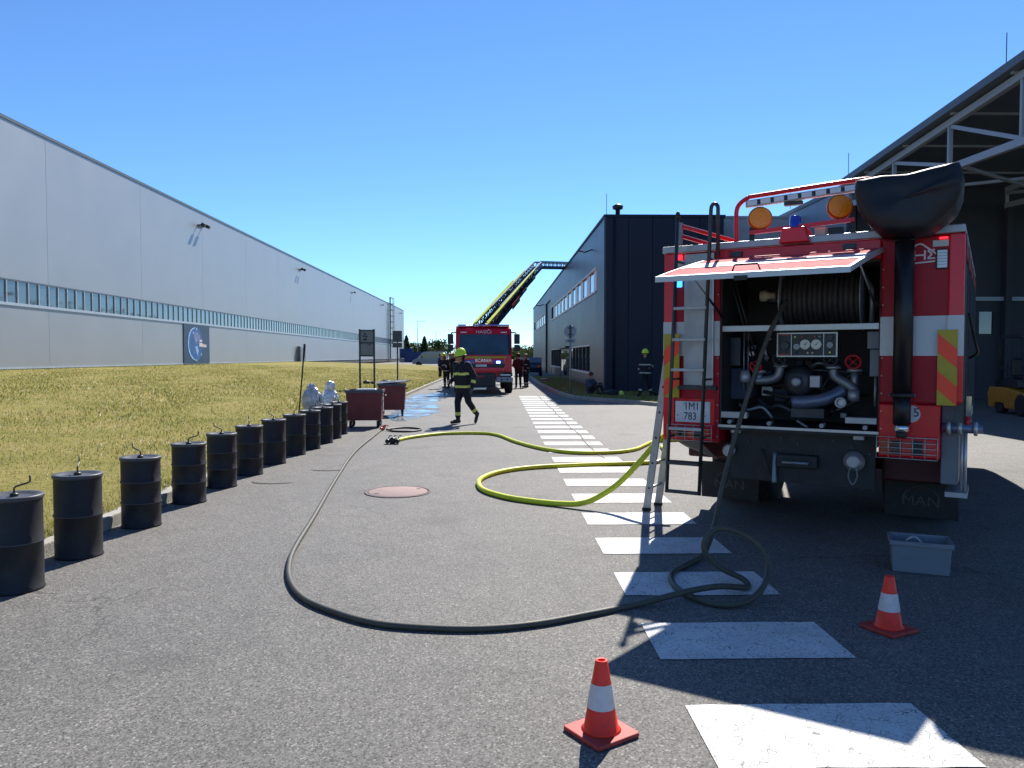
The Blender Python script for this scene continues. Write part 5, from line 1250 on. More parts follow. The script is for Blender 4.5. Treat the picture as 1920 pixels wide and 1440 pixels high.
# ------------------------------------------------------------------ cones
def cone(label, loc, rz):
    t = thing('traffic_cone', label, 'traffic cone', loc, rz, 'traffic cones')
    b = MB(); s_ = 0.118
    b.prism([(-s_, -s_ * 0.93), (-s_ * 0.93, -s_), (s_ * 0.93, -s_), (s_, -s_ * 0.93), (s_, s_ * 0.93), (s_ * 0.93, s_), (-s_ * 0.93, s_), (-s_, s_ * 0.93)], 'xy', 0.002, 0.022)
    b.build('base', 'cone_base', t, 0.005)
    rad = lambda z: 0.076 - (z - 0.022) / 0.298 * 0.050
    def ring(z0, z1, dr=0.0): return [(rad(z0) + dr, z0), (rad((z0 + z1) / 2) + dr, (z0 + z1) / 2), (rad(z1) + dr, z1)]
    MB().lathe([(rad(0.022) + 0.010, 0.0225), (rad(0.03) + 0.002, 0.032)] + ring(0.034, 0.318) + [(rad(0.318) - 0.002, 0.322), (0.016, 0.320), (0.014, 0.30), (0.012, 0.29)], 36).build('body', 'cone_orange', t)
    MB().lathe(ring(0.122, 0.224, 0.0018), 36, close=False).build('reflective_band', 'cone_white', t)
    return t
cone('orange and white traffic cone standing in the sun beside the painted walkway', (0.445, 3.235, 0), R(33))
cone('orange and white traffic cone in the fire engine shadow by the grey crate', (2.315, 4.45, 0), R(25))

# ------------------------------------------------------------------ grey crate
t = thing('plastic_crate', 'grey plastic storage crate standing in the shadow behind the fire engine', 'crate', (3.20, 5.72, 0), R(-24))
W_, D_, H_ = 0.40, 0.30, 0.235
def wallp(b, tp): return b
b = MB()
def ringp(w_, d_, z): return [(-w_, -d_, z), (w_, -d_, z), (w_, d_, z), (-w_, d_, z)]
v = ringp(W_ / 2 - .012, D_ / 2 - .012, 0.002) + ringp(W_ / 2, D_ / 2, H_) + ringp(W_ / 2 - .012, D_ / 2 - .012, H_) + ringp(W_ / 2 - .024, D_ / 2 - .024, 0.012)
f = [(3, 2, 1, 0), (12, 13, 14, 15)]
for i in range(4):
    j = (i + 1) % 4; f += [(i, j, 4 + j, 4 + i), (4 + i, 4 + j, 8 + j, 8 + i), (8 + i, 8 + j, 12 + j, 12 + i)]
b.add(v, f).build('tub', 'grey_plastic', t, 0.008)
b = MB()
for (x0, x1, y0, y1) in ((-W_ / 2 - .012, W_ / 2 + .012, -D_ / 2 - .012, -D_ / 2 + .002), (-W_ / 2 - .012, W_ / 2 + .012, D_ / 2 - .002, D_ / 2 + .012), (-W_ / 2 - .012, -W_ / 2 + .002, -D_ / 2 + .003, D_ / 2 - .003), (W_ / 2 - .002, W_ / 2 + .012, -D_ / 2 + .003, D_ / 2 - .003)):
    b.box(x0, x1, y0, y1, H_ - 0.03, H_ + 0.004)
b.build('rim', 'grey_plastic', t, 0.004)
MB().box(-0.10, 0.10, -D_ / 2 + 0.02, -D_ / 2 + 0.06, H_ - 0.05, H_ - 0.01).build('handle', 'grey_plastic', t, 0.005)
MB().tube(catmull([(-0.12, 0.05, 0.1), (-0.08, 0.0, 0.22), (-0.02, 0.02, 0.235), (0.05, -0.02, 0.15)], 5), 0.012, 6).build('cord', 'alu', t)

# ------------------------------------------------------------------ manhole covers
def manhole(name, label, loc, r_):
    t = thing(name, label, 'manhole cover', loc)
    MB().lathe([(r_, -0.04), (r_, 0.006), (r_ * 0.985, 0.010), (r_ * 0.905, 0.010), (r_ * 0.90, 0.002), (r_ * 0.90, -0.04)], 48, close=False).build('frame', 'manhole_iron', t)
    MB().lathe([(r_ * 0.885, -0.04), (r_ * 0.885, 0.008), (r_ * 0.87, 0.011), (0.02, 0.013)], 48).build('cover', 'manhole_conc', t)
    for a in (0.6, 0.6 + PI): MB().box(-0.025, 0.025, -0.012, 0.012, 0.012, 0.0145).build('lifting_slot', 'tar', t, loc=(r_ * 0.7 * math.cos(a), r_ * 0.7 * math.sin(a), 0))
    return t
manhole('manhole_cover', 'reddish round manhole cover in the road inside the hose curve', (-1.18, 9.12, 0), 0.395)
manhole('manhole_cover', 'pale manhole cover by the kerb corner before the dark blue building', (3.42, 25.95, 0), 0.44)

# ------------------------------------------------------------------ red waste trolleys
def trolley(label, loc, rz, w_, d_, h, lid):
    t = thing('waste_trolley', label, 'trolley', loc, rz, 'red steel waste trolleys')
    z0 = 0.17
    def rg(k, z): return [(-w_ / 2 * k, -d_ / 2 * k, z), (w_ / 2 * k, -d_ / 2 * k, z), (w_ / 2 * k, d_ / 2 * k, z), (-w_ / 2 * k, d_ / 2 * k, z)]
    v = rg(0.94, z0) + rg(1.0, h) + rg(0.95, h) + rg(0.90, z0 + 0.02)
    f = [(3, 2, 1, 0), (12, 13, 14, 15)]
    for i in range(4):
        j = (i + 1) % 4; f += [(i, j, 4 + j, 4 + i), (4 + i, 4 + j, 8 + j, 8 + i), (8 + i, 8 + j, 12 + j, 12 + i)]
    MB().add(v, f).build('tank', 'rust_red', t, 0.01)
    b = MB()
    for (x0, x1, y0, y1) in ((-w_ / 2 - .02, w_ / 2 + .02, -d_ / 2 - .02, -d_ / 2 + .002), (-w_ / 2 - .02, w_ / 2 + .02, d_ / 2 - .002, d_ / 2 + .02), (-w_ / 2 - .02, -w_ / 2 + .002, -d_ / 2 + .003, d_ / 2 - .003), (w_ / 2 - .002, w_ / 2 + .02, -d_ / 2 + .003, d_ / 2 - .003)): b.box(x0, x1, y0, y1, h - 0.05, h + 0.015)
    b.build('rim', 'cart_grey', t, 0.004)
    if lid:
        b = MB(); b.obox((-0.03, 0.05, h + 0.05), (w_ * 1.05, d_ * 0.98, 0.025), Euler((R(3), R(-4), 0)).to_matrix()); b.build('lid', 'cart_grey', t, 0.005)
        b = MB(); b.obox((w_ * 0.58, 0.0, h + 0.075), (w_ * 0.25, d_ * 0.9, 0.02), Euler((0, R(-16), 0)).to_matrix()); b.build('lid_flap', 'cart_grey', t, 0.004)
        MB().box(-w_ * .3, w_ * .15, -d_ * .42, -d_ * .34, h + 0.07, h + 0.085).build('lid_strip', 'alu_bright', t)
    else:
        MB().box(-w_ * .46, w_ * .46, -d_ * .46, d_ * .46, h - 0.10, h - 0.06).build('contents', 'cart_grey', t)
        MB().box(-0.2, 0.25, -d_ * .2, d_ * .3, h - 0.06, h + 0.03).build('foil_sheet', 'foil_blue', t, 0.02)
    for sx in (-1, 1):
        for sy in (-1, 1):
            c = (sx * w_ * 0.38, sy * d_ * 0.38)
            e = bpy.data.objects.new('wheel', None); COL.objects.link(e); e.parent = t; e.location = (c[0], c[1], 0.08); e.empty_display_size = .05; e.rotation_euler = (0, 0, random.uniform(-0.6, 0.6))
            MB().lathe([(0.05, -0.02), (0.078, -0.022), (0.08, 0), (0.078, 0.022), (0.05, 0.02)], 18, (0, 0, 0), 'x').build('tyre', 'rubber', e)
            MB().lathe([(0.015, -0.025), (0.05, -0.018), (0.05, 0.018), (0.015, 0.025)], 12, (0, 0, 0), 'x').build('rim', 'alu', e)
            b = MB(); b.box(-0.032, -0.026, -0.02, 0.02, 0, 0.092); b.box(0.026, 0.032, -0.02, 0.02, 0, 0.092); b.box(-0.032, 0.032, -0.025, 0.025, 0.0925, 0.098); b.build('fork', 'bare_iron', e)
    MB().box(w_ / 2 * 0.985, w_ / 2 + 0.006, -0.05, 0.06, h * 0.42, h * 0.90).build('reflective_strip', 'frame_white', t)
    MB().tube([(w_ / 2, -d_ * 0.3, h - 0.12), (w_ / 2 + 0.06, -d_ * 0.3, h - 0.12), (w_ / 2 + 0.06, d_ * 0.3, h - 0.12), (w_ / 2, d_ * 0.3, h - 0.12)], 0.013, 6).build('push_handle', 'bare_iron', t)
trolley('low rust-red steel waste trolley, open on top, next to the drum row', (-3.0, 17.55, 0), R(4), 0.80, 0.62, 0.84, False)
trolley('rust-red steel waste trolley with a black lid standing in the puddle', (-2.85, 20.9, 0), R(6), 0.72, 0.62, 0.86, True)

# ------------------------------------------------------------------ foil bags, pole, things on the lawn
def crumple(name, label, loc, r_, mat, seed, cat='bag'):
    rs = np.random.default_rng(seed)
    bm = bmesh.new(); bmesh.ops.create_icosphere(bm, subdivisions=4, radius=1.0)
    K = rs.normal(0, 1, (14, 3)); ph = rs.uniform(0, 6, 14)
    for v in bm.verts:
        p = np.array(v.co); d = 1.0
        for k in range(14):
            d += (0.05 if k < 5 else 0.03) * abs(math.sin(float(K[k] @ p) * (2.2 if k < 5 else 6.5) + ph[k])) - 0.022
        z = p[2]
        fl = 1.0 + 0.18 * max(0, -z) - 0.25 * max(0, z - 0.3)
        v.co = Vector((p[0] * d * r_[0] * fl, p[1] * d * r_[1] * fl, max(-r_[2] * 0.92, z * d * r_[2])))
    zmin = min(v.co.z for v in bm.verts)
    for v in bm.verts: v.co.z -= zmin
    me = bpy.data.meshes.new(name); bm.to_mesh(me); bm.free(); me.materials.append(MATS[mat])
    return me
t = thing('foil_bag', 'dull blue-grey foil bag with the black pole standing at it', 'bag', (-4.62, 19.2, lawn_h(-4.62)), 0, 'crumpled foil bags on the lawn')
mk('bag', crumple('bag', '', 0, (0.22, 0.2, 0.40), 'foil_blue', 3), t)
t = thing('foil_bag', 'bright silver crumpled foil bag on the lawn behind the drums', 'bag', (-4.18, 19.25, lawn_h(-4.18)), 0, 'crumpled foil bags on the lawn')
mk('bag', crumple('bag', '', 0, (0.24, 0.2, 0.36), 'foil', 9), t)
mk('fold', crumple('fold', '', 0, (0.12, 0.1, 0.14), 'foil', 12), t, loc=(0.02, 0, 0.60))
t = thing('black_pole', 'long black pole standing up beside the blue-grey foil bag', 'pole', (-4.86, 18.9, lawn_h(-4.86)))
MB().tube([(0, 0, 0.0), (0.08, 0, 0.85), (0.16, 0, 1.72)], [0.016, 0.018, 0.020], 7).build('shaft', 'black_paint', t)
MB().tube([(0.135, 0, 1.42), (0.165, 0, 1.76)], [0.024, 0.030], 7).build('grip', 'black_paint', t)
for lab, loc, sc in (('small heap of black gear on the lawn beyond the rear trolley', (-5.35, 37, 0), 1.0), ('single black item on the lawn right of the gear heap', (-4.75, 36.2, 0), 0.45), ('two small dark items on the lawn by the notice board', (-6.6, 39, 0), 0.6)):
    t = thing('gear_heap', lab, 'gear', (loc[0], loc[1], lawn_h(loc[0])), 0, 'gear lying on the lawn')
    mk('bundle', crumple('bundle', '', 0, (0.30 * sc, 0.2 * sc, 0.16 * sc), 'black_paint', int(sc * 31)), t)
    if sc > .5:
        mk('bundle', crumple('bundle', '', 0, (0.18 * sc, 0.15 * sc, 0.12 * sc), 'black_paint', 41), t, loc=(0.5 * sc, 0.1, 0))
        if sc == 1.0: mk('helmet_shell', crumple('helmet_shell', '', 0, (0.16, 0.14, 0.12), 'print_white', 42), t, loc=(0.28, 0.3, 0.0))

# ------------------------------------------------------------------ signs
t = thing('notice_board', 'two-post notice board with a grey panel on the lawn', 'sign', (-5.555, 33, lawn_h(-5.5)))
zb = lawn_h(-5.5)
for x in (-0.305, 0.305): MB().box(x - 0.035, x + 0.035, -0.035, 0.035, 0, 2.76 - zb).build('post', 'frame_dark', t)
MB().box(-0.269, 0.269, -0.012, 0.012, 1.64 - zb, 2.70 - zb).build('panel', 'sign_grey', t)
for z in (1.62, 2.17, 2.70): MB().box(-0.2695, 0.2695, -0.03, 0.03, z - 0.03 - zb, z + 0.03 - zb).build('frame_bar', 'frame_dark', t)
b = MB()
for (a, c, r_) in ((-0.08, 2.56, 0.05), (-0.13, 2.46, 0.05), (-0.02, 2.44, 0.05), (-0.06, 2.32, 0.06), (-0.14, 2.30, 0.04)): b.lathe([(r_, -0.0125), (r_, -0.0165)], 10, (a, 0, c - zb), 'y')
b.build('print', 'frame_dark', t)
MB().box(0.03, 0.18, -0.0165, -0.0125, 2.08 - zb, 2.11 - zb).build('print', 'frame_dark', t)
t = thing('road_sign', 'dark square road sign seen from behind on a thin post by the kerb', 'sign', (-4.0, 31, lawn_h(-4.0)))
MB().cyl((0, 0, 0), (0, 0, 2.5), 0.03, n=10).build('post', 'steel_dark', t)
MB().box(-0.19, 0.19, -0.055, -0.035, 2.05, 2.50).build('plate', 'sign_back', t, 0.01)
MB().box(-0.19, 0.19, -0.055, -0.035, 1.83, 2.02).build('plate', 'sign_back', t, 0.01)
for z in (1.92, 2.15, 2.40): MB().box(-0.06, 0.06, -0.034, 0.034, z - 0.02, z + 0.02).build('clamp', 'galv', t)
t = thing('road_sign', 'round grey road sign seen from behind on a post before the dark blue building', 'sign', (2.86, 30, 0.10))
MB().cyl((0, 0, 0), (0, 0, 2.75), 0.03, n=10).build('post', 'galv', t)
MB().lathe([(0.245, 0.035), (0.25, 0.04), (0.25, 0.052), (0.245, 0.056)], 36, (0, 0, 2.47), 'y').build('disc', 'galv', t)
MB().box(-0.20, 0.20, 0.035, 0.05, 2.03, 2.18).build('plate', 'galv', t, 0.004)
MB().box(-0.035, 0.035, -0.036, 0.034, 2.2, 2.72).build('stiffener', 'steel_dark', t)
for z in (2.1, 2.35, 2.6): MB().box(-0.10, 0.10, -0.034, 0.034, z - 0.016, z + 0.016).build('clamp', 'steel_dark', t)

# ------------------------------------------------------------------ ladder truck facing the camera (local -y = front)
LT = thing('ladder_truck', 'red turntable ladder truck facing us with its lime ladder raised over the dark roof', 'fire engine', (-0.56, 32.6, 0), R(2))
def lp(b, name, mats, parent=LT, bevel=0.0): return b.build(name, mats, parent, bevel)
def cab_sec(s_, zo): return None
cabp = [(0.0, 0.62), (-0.03, 1.0), (0.0, 1.62), (0.16, 2.45), (0.28, 2.66), (0.36, 2.78), (0.6, 2.90), (2.2, 2.90), (2.2, 0.62)]
cb = lp(MB().prism(cabp, 'yz', -1.19, 1.19), 'cab', 'truck_red', bevel=0.06)
ws = [(-1.09, 0.0, 1.66), (1.09, 0.0, 1.66), (1.05, 0.17, 2.53), (-1.05, 0.17, 2.53)]
lp(MB().add([(x, y - 0.032, z) for x, y, z in ws] + [(x, y + 0.03, z) for x, y, z in ws], [(0, 1, 2, 3), (7, 6, 5, 4), (0, 4, 5, 1), (1, 5, 6, 2), (2, 6, 7, 3), (3, 7, 4, 0)]), 'windscreen', 'windshield')
for sx in (-1, 1):
    b = MB(); b.bar((sx * 1.10, -0.035, 1.70), (sx * 1.06, 0.13, 2.52), 0.07, 0.03); lp(b, 'pillar', 'black_paint' if sx > 0 else 'truck_red')
    b = MB(); b.bar((sx * 0.35, -0.06, 1.70), (sx * 0.85, -0.05, 1.78), 0.02, 0.02); lp(b, 'wiper', 'black_paint')
text('cab_text', 'HASIČI', 0.22, 'print_white', LT, Matrix.Translation((0.0, 0.215, 2.63)) @ Euler((R(90 - 28), 0, 0)).to_matrix().to_4x4(), 0.004)
lp(MB().box(-1.1, 1.1, 0.35, 0.65, 2.905, 2.96), 'roof_light_bar', 'blue_lens', bevel=0.02)
for x in (-0.75, -0.6): lp(MB().box(x, x + 0.12, 0.32, 0.349, 2.91, 2.955), 'flash_lamp', 'blue_flash')
for sx in (-1, 1): lp(MB().box(sx * 0.85 - 0.13, sx * 0.85 + 0.13, 0.235, 0.262, 2.60, 2.64), 'marker_lamp', 'white_lens')
lp(MB().box(-0.95, 0.95, -0.055, -0.031, 1.52, 1.60), 'yellow_stripe', 'chev_yellow')
text('badge', 'SCANIA', 0.20, 'chrome', LT, face_rear(-0.02, -0.048, 1.42), 0.006)
lp(MB().box(-0.9, 0.9, -0.05, -0.032, 1.12, 1.27), 'grille', 'grille', bevel=0.01)
lp(MB().box(-0.34, 0.12, -0.058, -0.051, 1.16, 1.25), 'number_plate', 'plate_white')
bl = lp(MB().box(0.42, 0.80, -0.06, -0.032, 1.26, 1.44), 'blue_lamp', 'blue_lens', bevel=0.02)
lp(MB().box(0.53, 0.69, -0.072, -0.061, 1.30, 1.40), 'flash', 'blue_flash', bl)
bl = lp(MB().box(-0.80, -0.42, -0.06, -0.032, 1.26, 1.44), 'blue_lamp', 'blue_lens', bevel=0.02)
for sx in (-1, 1):
    for k, (a, c) in enumerate((((0.82, 1.60), (0.93, 1.28)), ((0.93, 1.28), (0.80, 0.95)))):
        b = MB(); b.bar((sx * a[0], -0.047, a[1]), (sx * c[0], -0.047, c[1]), 0.014, 0.05, up=(0, 1, 0)); lp(b, 'yellow_edge', 'chev_yellow')
lp(MB().box(-0.86, 0.5, -0.10, 0.6, 0.30, 0.90), 'lower_grille', 'grille', bevel=0.03)
for z in (0.42, 0.54, 0.66, 0.78): lp(MB().box(-0.8, 0.44, -0.112, -0.101, z, z + 0.03), 'grille_bar', 'frame_dark')
lp(MB().box(-0.36, 0.0, -0.125, -0.113, 0.72, 0.78), 'front_badge', 'valve_red')
for sx in (-1, 1):
    lp(MB().box(sx * 0.87 - 0.355, sx * 0.87 + 0.355, -0.14, 0.35, 0.50, 0.74), 'bumper', 'ladder_grey', bevel=0.04)
    hl = lp(MB().box(sx * 0.90 - 0.28, sx * 0.90 + 0.28, -0.12, 0.1, 0.75, 0.93), 'headlight', 'glass_dark', bevel=0.02)
    lp(MB().box(sx * 0.92 - 0.22, sx * 0.92 + 0.22, -0.135, -0.121, 0.78, 0.84), 'lens', 'white_lens', hl)
    for q in (-0.12, 0.12): lp(MB().cyl((sx * 0.87 + q, -0.14, 0.62), (sx * 0.87 + q, -0.155, 0.62), 0.045, n=10), 'fog_lamp', 'grille')
    # mirrors
    ma = lp(MB().tube([(sx * 1.18, 0.3, 2.62), (sx * 1.35, 0.15, 2.60), (sx * 1.40, 0.12, 2.5)], 0.03, 6), 'mirror_arm', 'black_paint')
    lp(MB().box(sx * 1.41 - 0.12, sx * 1.41 + 0.12, 0.02, 0.2, 2.12, 2.55), 'mirror', 'black_paint', bevel=0.03)
    lp(MB().box(sx * 1.41 - 0.12, sx * 1.41 + 0.12, 0.03, 0.2, 1.82, 2.09), 'mirror', 'black_paint', bevel=0.03)
lp(MB().box(-0.55, 0.1, -0.13, -0.05, 0.18, 0.28), 'front_lip', 'chrome', bevel=0.02)
for sx in (-1, 1):
    for y in (1.25, 6.0): wheel_of(LT, (sx * 1.10, y, 0.5), 0.5, 0.34)
lp(MB().box(-1.22, 1.22, 2.3, 9.0, 1.05, 1.9), 'body', 'truck_red', bevel=0.03)
lp(MB().box(-0.45, 0.45, 0.4, 9.0, 0.55, 1.0), 'chassis_frame', 'chassis')
lp(MB().lathe([(0.9, 1.91), (0.9, 2.2), (0.75, 2.3), (0.75, 2.7), (0.4, 2.75)], 24, (-0.2, 7.6, 0)), 'turntable', 'ladder_under')
lp(MB().box(-1.2, 1.2, 4.2, 5.4, 1.91, 2.5), 'equipment_box', 'truck_red', bevel=0.02)
# ladder: world points converted to the truck frame
MI = (Matrix.Translation((-0.56, 32.6, 0)) @ Euler((0, 0, R(2))).to_matrix().to_4x4()).inverted()
A = MI @ Vector((-1.15, 39.6, 2.35)); Bv = MI @ Vector((2.72, 51.0, 7.45)); Cv = MI @ Vector((5.3, 53.8, 7.72))
dirv = (Bv - A).normalized(); side = dirv.cross(Vector((0, 0, 1))).normalized(); upv = side.cross(dirv)
def sec(a, c, w_, h, lime, name, br):
    a, c = Vector(a), Vector(c)
    e = bpy.data.objects.new(name, None); COL.objects.link(e); e.parent = LT; e.empty_display_size = .2
    d_ = (c - a).normalized(); sd_ = d_.cross(Vector((0, 0, 1))).normalized(); u_ = sd_.cross(d_); L_ = (c - a).length
    for s_ in (-1, 1):
        o = sd_ * s_ * w_ / 2
        b = MB(); b.bar(a + o, c + o, 0.07, 0.16, up=u_); b.build('lower_rail', 'ladder_under', e)
        b = MB(); b.bar(a + o + u_ * h, c + o + u_ * h, 0.09, 0.10, up=u_); b.build('hand_rail', 'ladder_lime' if lime else 'ladder_grey', e)
        n_ = max(3, int(L_ / br)); b = MB()
        for k in range(n_):
            p = a + d_ * L_ * k / n_ + o; q = a + d_ * L_ * (k + 1) / n_ + o
            b.bar(p, (p + q) / 2 + u_ * h, 0.03, 0.045, up=sd_); b.bar((p + q) / 2 + u_ * h, q, 0.03, 0.045, up=sd_)
        b.build('lattice', 'ladder_under' if lime else 'ladder_grey', e)
    b = MB(); n_ = int(L_ / 0.33)
    for k in range(n_):
        p = a + d_ * (k + 0.5) * L_ / n_; b.cyl(p - sd_ * w_ / 2, p + sd_ * w_ / 2, 0.024, n=5)
    b.build('rungs', 'ladder_grey', e)
sec(A, A + (Bv - A) * 0.66, 0.80, 0.50, True, 'ladder_section', 0.7)
sec(A + (Bv - A) * 0.10 + upv * 0.10, A + (Bv - A) * 0.84, 0.66, 0.42, True, 'ladder_section', 0.6)
sec(A + (Bv - A) * 0.3 + upv * 0.16, Bv, 0.52, 0.34, False, 'ladder_section', 0.5)
sec(Bv, Cv, 0.50, 0.36, False, 'ladder_section', 0.4)
b = MB(); b.bar(A - upv * 0.2 - dirv * 0.3, A + (Bv - A) * 0.62 - upv * 0.16, 0.62, 0.14, up=upv); lp(b, 'ladder_beam', 'ladder_under')
b = MB(); b.bar(A + (Bv - A) * 0.40 + side * 0.50 - upv * 0.02, A + (Bv - A) * 0.52 + side * 0.50, 0.02, 0.3, up=upv); lp(b, 'ladder_plate', 'valve_red')
b = MB(); b.bar(A - dirv * 0.4 - upv * 0.3, MI @ Vector((-0.9, 40.1, 2.2)), 0.9, 0.5); lp(b, 'ladder_cradle', 'ladder_under')

# ------------------------------------------------------------------ van, car, hose reel on verge
def vehicle(name, label, loc, rz, prof, w_, mat, wins, wh, r_, extra=None):
    t = thing(name, label, name.split('_')[-1], loc, rz)
    b = MB(); b.prism(prof, 'xz', -w_ / 2, w_ / 2); b.build('body', mat, t, 0.06, seg=3)
    for poly in wins:
        for s_ in (-1, 1): MB().prism(poly, 'xz', s_ * w_ / 2 - 0.012 * s_, s_ * (w_ / 2 + 0.008)).build('window', 'glass_dark', t)
    for x in wh:
        for s_ in (-1, 1): wheel_of(t, (x, s_ * (w_ / 2 - 0.10), r_), r_, 0.22, 'y')
        for s_ in (-1, 1): MB().lathe([(r_ * 1.16, -0.01), (r_ * 1.16, 0.004)], 24, (x, s_ * (w_ / 2 - 0.002), r_ + 0.02), 'y').build('wheel_arch', 'black_paint', t)
    return t
vprof = [(-2.6, 0.35), (2.5, 0.35), (2.68, 0.55), (2.62, 0.95), (1.75, 1.32), (1.05, 2.15), (0.75, 2.28), (-2.5, 2.32), (-2.62, 2.1)]
vw = [[(0.0, 1.35), (1.45, 1.35), (0.9, 2.02), (0.0, 2.02)], [(-1.3, 1.38), (-0.15, 1.38), (-0.15, 2.02), (-1.3, 2.02)], [(-2.4, 1.38), (-1.42, 1.38), (-1.42, 2.02), (-2.4, 2.02)]]
v = vehicle('delivery_van', 'grey-blue van parked beyond the lawn behind the firefighters', (-10.6, 122, -0.02), PI, vprof, 1.95, 'van_blue', vw, (1.75, -1.75), 0.34)
MB().add([(1.12, -0.85, 2.12), (1.12, 0.85, 2.12), (1.77, 0.88, 1.36), (1.77, -0.88, 1.36)], [(0, 1, 2, 3)]).build('windscreen', 'glass_dark', v, loc=(0.03, 0, 0.03))
for s_ in (-1, 1): MB().box(2.5, 2.68, s_ * 0.78 - 0.16, s_ * 0.78 + 0.16, 0.75, 0.93).build('headlight', 'white_lens', v, 0.02)
MB().box(2.55, 2.72, -0.9, 0.9, 0.36, 0.56).build('bumper', 'black_paint', v, 0.03)
for s_ in (-1, 1): MB().box(1.15, 1.3, s_ * 1.05 - 0.1, s_ * 1.05 + 0.1, 1.35, 1.6).build('mirror', 'black_paint', v, 0.02)
cprof = [(-2.1, 0.32), (2.1, 0.32), (2.2, 0.55), (2.1, 0.82), (1.15, 0.98), (0.45, 1.45), (-1.2, 1.50), (-2.05, 1.02), (-2.2, 0.75)]
cw = [[(-0.2, 1.0), (0.95, 1.0), (0.38, 1.38), (-0.2, 1.40)], [(-1.55, 1.02), (-0.3, 1.0), (-0.3, 1.40), (-1.15, 1.41)]]
c_ = vehicle('parked_car', 'dark navy car parked behind the two men right of the ladder truck', (2.7, 62, 0), R(86), cprof, 1.8, 'car_navy', cw, (1.35, -1.35), 0.32)
for s_ in (-1, 1): MB().box(-2.2, -2.06, s_ * 0.7 - 0.15, s_ * 0.7 + 0.15, 0.72, 0.9).build('tail_light', 'red_lens', c_, 0.02)
MB().add([(-1.28, -0.72, 1.45), (-1.28, 0.72, 1.45), (-1.98, 0.78, 1.06), (-1.98, -0.78, 1.06)], [(0, 1, 2, 3)]).build('rear_window', 'glass_dark', c_, loc=(-0.04, 0, 0.03))
t = thing('hose_roll', 'flat roll of red and white hose lying on the verge by the kerb', 'hose', (2.95, 47.5, 0.10))
b = MB(); b.lathe([(0.10, 0.0), (0.27, 0.0), (0.28, 0.05), (0.27, 0.10), (0.10, 0.10)], 24); b.build('roll', 'valve_red', t)
MB().lathe([(0.15, 0.1005), (0.19, 0.112), (0.23, 0.1005)], 24, close=False).build('stripe', 'print_white', t)

# ------------------------------------------------------------------ forklift under the canopy
FK = thing('forklift', 'yellow forklift with a dark cage parked under the canopy', 'forklift', (14.55, 20.6, 0), R(-100))
def kp_(b, name, mats, parent=FK, bevel=0.0): return b.build(name, mats, parent, bevel)
b = MB(); b.prism([(-1.35, 0.16), (-1.05, 0.14), (-0.95, 0.30), (-0.45, 0.30), (-0.35, 0.16), (0.75, 0.16), (0.75, 0.62), (-0.3, 0.74), (-1.30, 0.74), (-1.42, 0.55)], 'xz', -0.55, 0.55); kp_(b, 'counterweight', 'forklift_yellow', bevel=0.04)
kp_(MB().box(-1.0, 0.1, -0.42, 0.42, 0.745, 0.98), 'engine_cover', 'frame_dark', bevel=0.03)
kp_(MB().box(-0.5, 0.0, -0.3, 0.3, 0.985, 1.08), 'seat', 'black_paint', bevel=0.04)
kp_(MB().box(-0.6, -0.48, -0.3, 0.3, 1.05, 1.55), 'backrest', 'black_paint', bevel=0.04)
for (x, x2) in ((-0.95, -0.75), (0.72, 0.45)):
    for s_ in (-1, 1): b = MB(); b.bar((x, s_ * 0.5, 0.65), (x2, s_ * 0.5, 2.12), 0.06, 0.06); kp_(b, 'cage_post', 'frame_dark')
kp_(MB().box(-0.8, 0.5, -0.55, 0.55, 2.12, 2.16), 'roof_frame', 'frame_dark')
for k in range(6): kp_(MB().box(-0.75, 0.45, -0.48 + k * 0.19, -0.44 + k * 0.19, 2.162, 2.19), 'roof_bar', 'frame_dark')
for k in range(5): kp_(MB().box(-0.98, -0.94, -0.46 + k * 0.22, -0.42 + k * 0.22, 0.985, 1.9), 'guard_bar', 'cloth_greyblue')
kp_(MB().box(-1.0, -0.975, -0.5, 0.5, 1.25, 1.3), 'guard_rail', 'cloth_greyblue')
kp_(MB().box(-1.03, -1.0, -0.05, 0.15, 1.05, 1.2), 'label_plate', 'blue_lens')
for s_ in (-1, 1):
    kp_(MB().box(0.86, 0.98, s_ * 0.32 - 0.05, s_ * 0.32 + 0.05, 0.06, 2.2), 'mast_rail', 'frame_dark')
    kp_(MB().box(0.99, 1.9, s_ * 0.25 - 0.06, s_ * 0.25 + 0.06, 0.05, 0.09), 'fork', 'bare_iron')
    wheel_of(FK, (0.55, s_ * 0.48, 0.30), 0.30, 0.2, 'y'); wheel_of(FK, (-0.72, s_ * 0.44, 0.24), 0.24, 0.18, 'y')
kp_(MB().box(-1.34, -1.30, 0.52, 0.62, 0.745, 0.83), 'rear_lamp', 'amber')

# ------------------------------------------------------------------ people
def capsule(bm_v, bm_f, p0, p1, r0, r1, n=12):
    p0, p1 = Vector(p0), Vector(p1); d = p1 - p0; L_ = d.length
    z = d.normalized() if L_ > 1e-6 else Vector((0, 0, 1))
    x = z.orthogonal().normalized(); y = z.cross(x)
    o = len(bm_v); prof = []
    for k in range(5): a = PI / 2 * k / 4; prof.append((r0 * math.sin(a), -r0 * math.cos(a)))
    for k in range(5): a = PI / 2 * k / 4; prof.append((r1 * math.cos(a), L_ + r1 * math.sin(a)))
    for (r_, t_) in prof:
        for j in range(n):
            a = 2 * PI * j / n; bm_v.append(p0 + z * t_ + (x * math.cos(a) + y * math.sin(a)) * max(r_, 1e-4))
    m = len(prof)
    for i in range(m - 1):
        for j in range(n): bm_f.append((o + i * n + j, o + i * n + (j + 1) % n, o + (i + 1) * n + (j + 1) % n, o + (i + 1) * n + j))
    bm_f.append(tuple(o + j for j in reversed(range(n)))); bm_f.append(tuple(o + (m - 1) * n + j for j in range(n)))

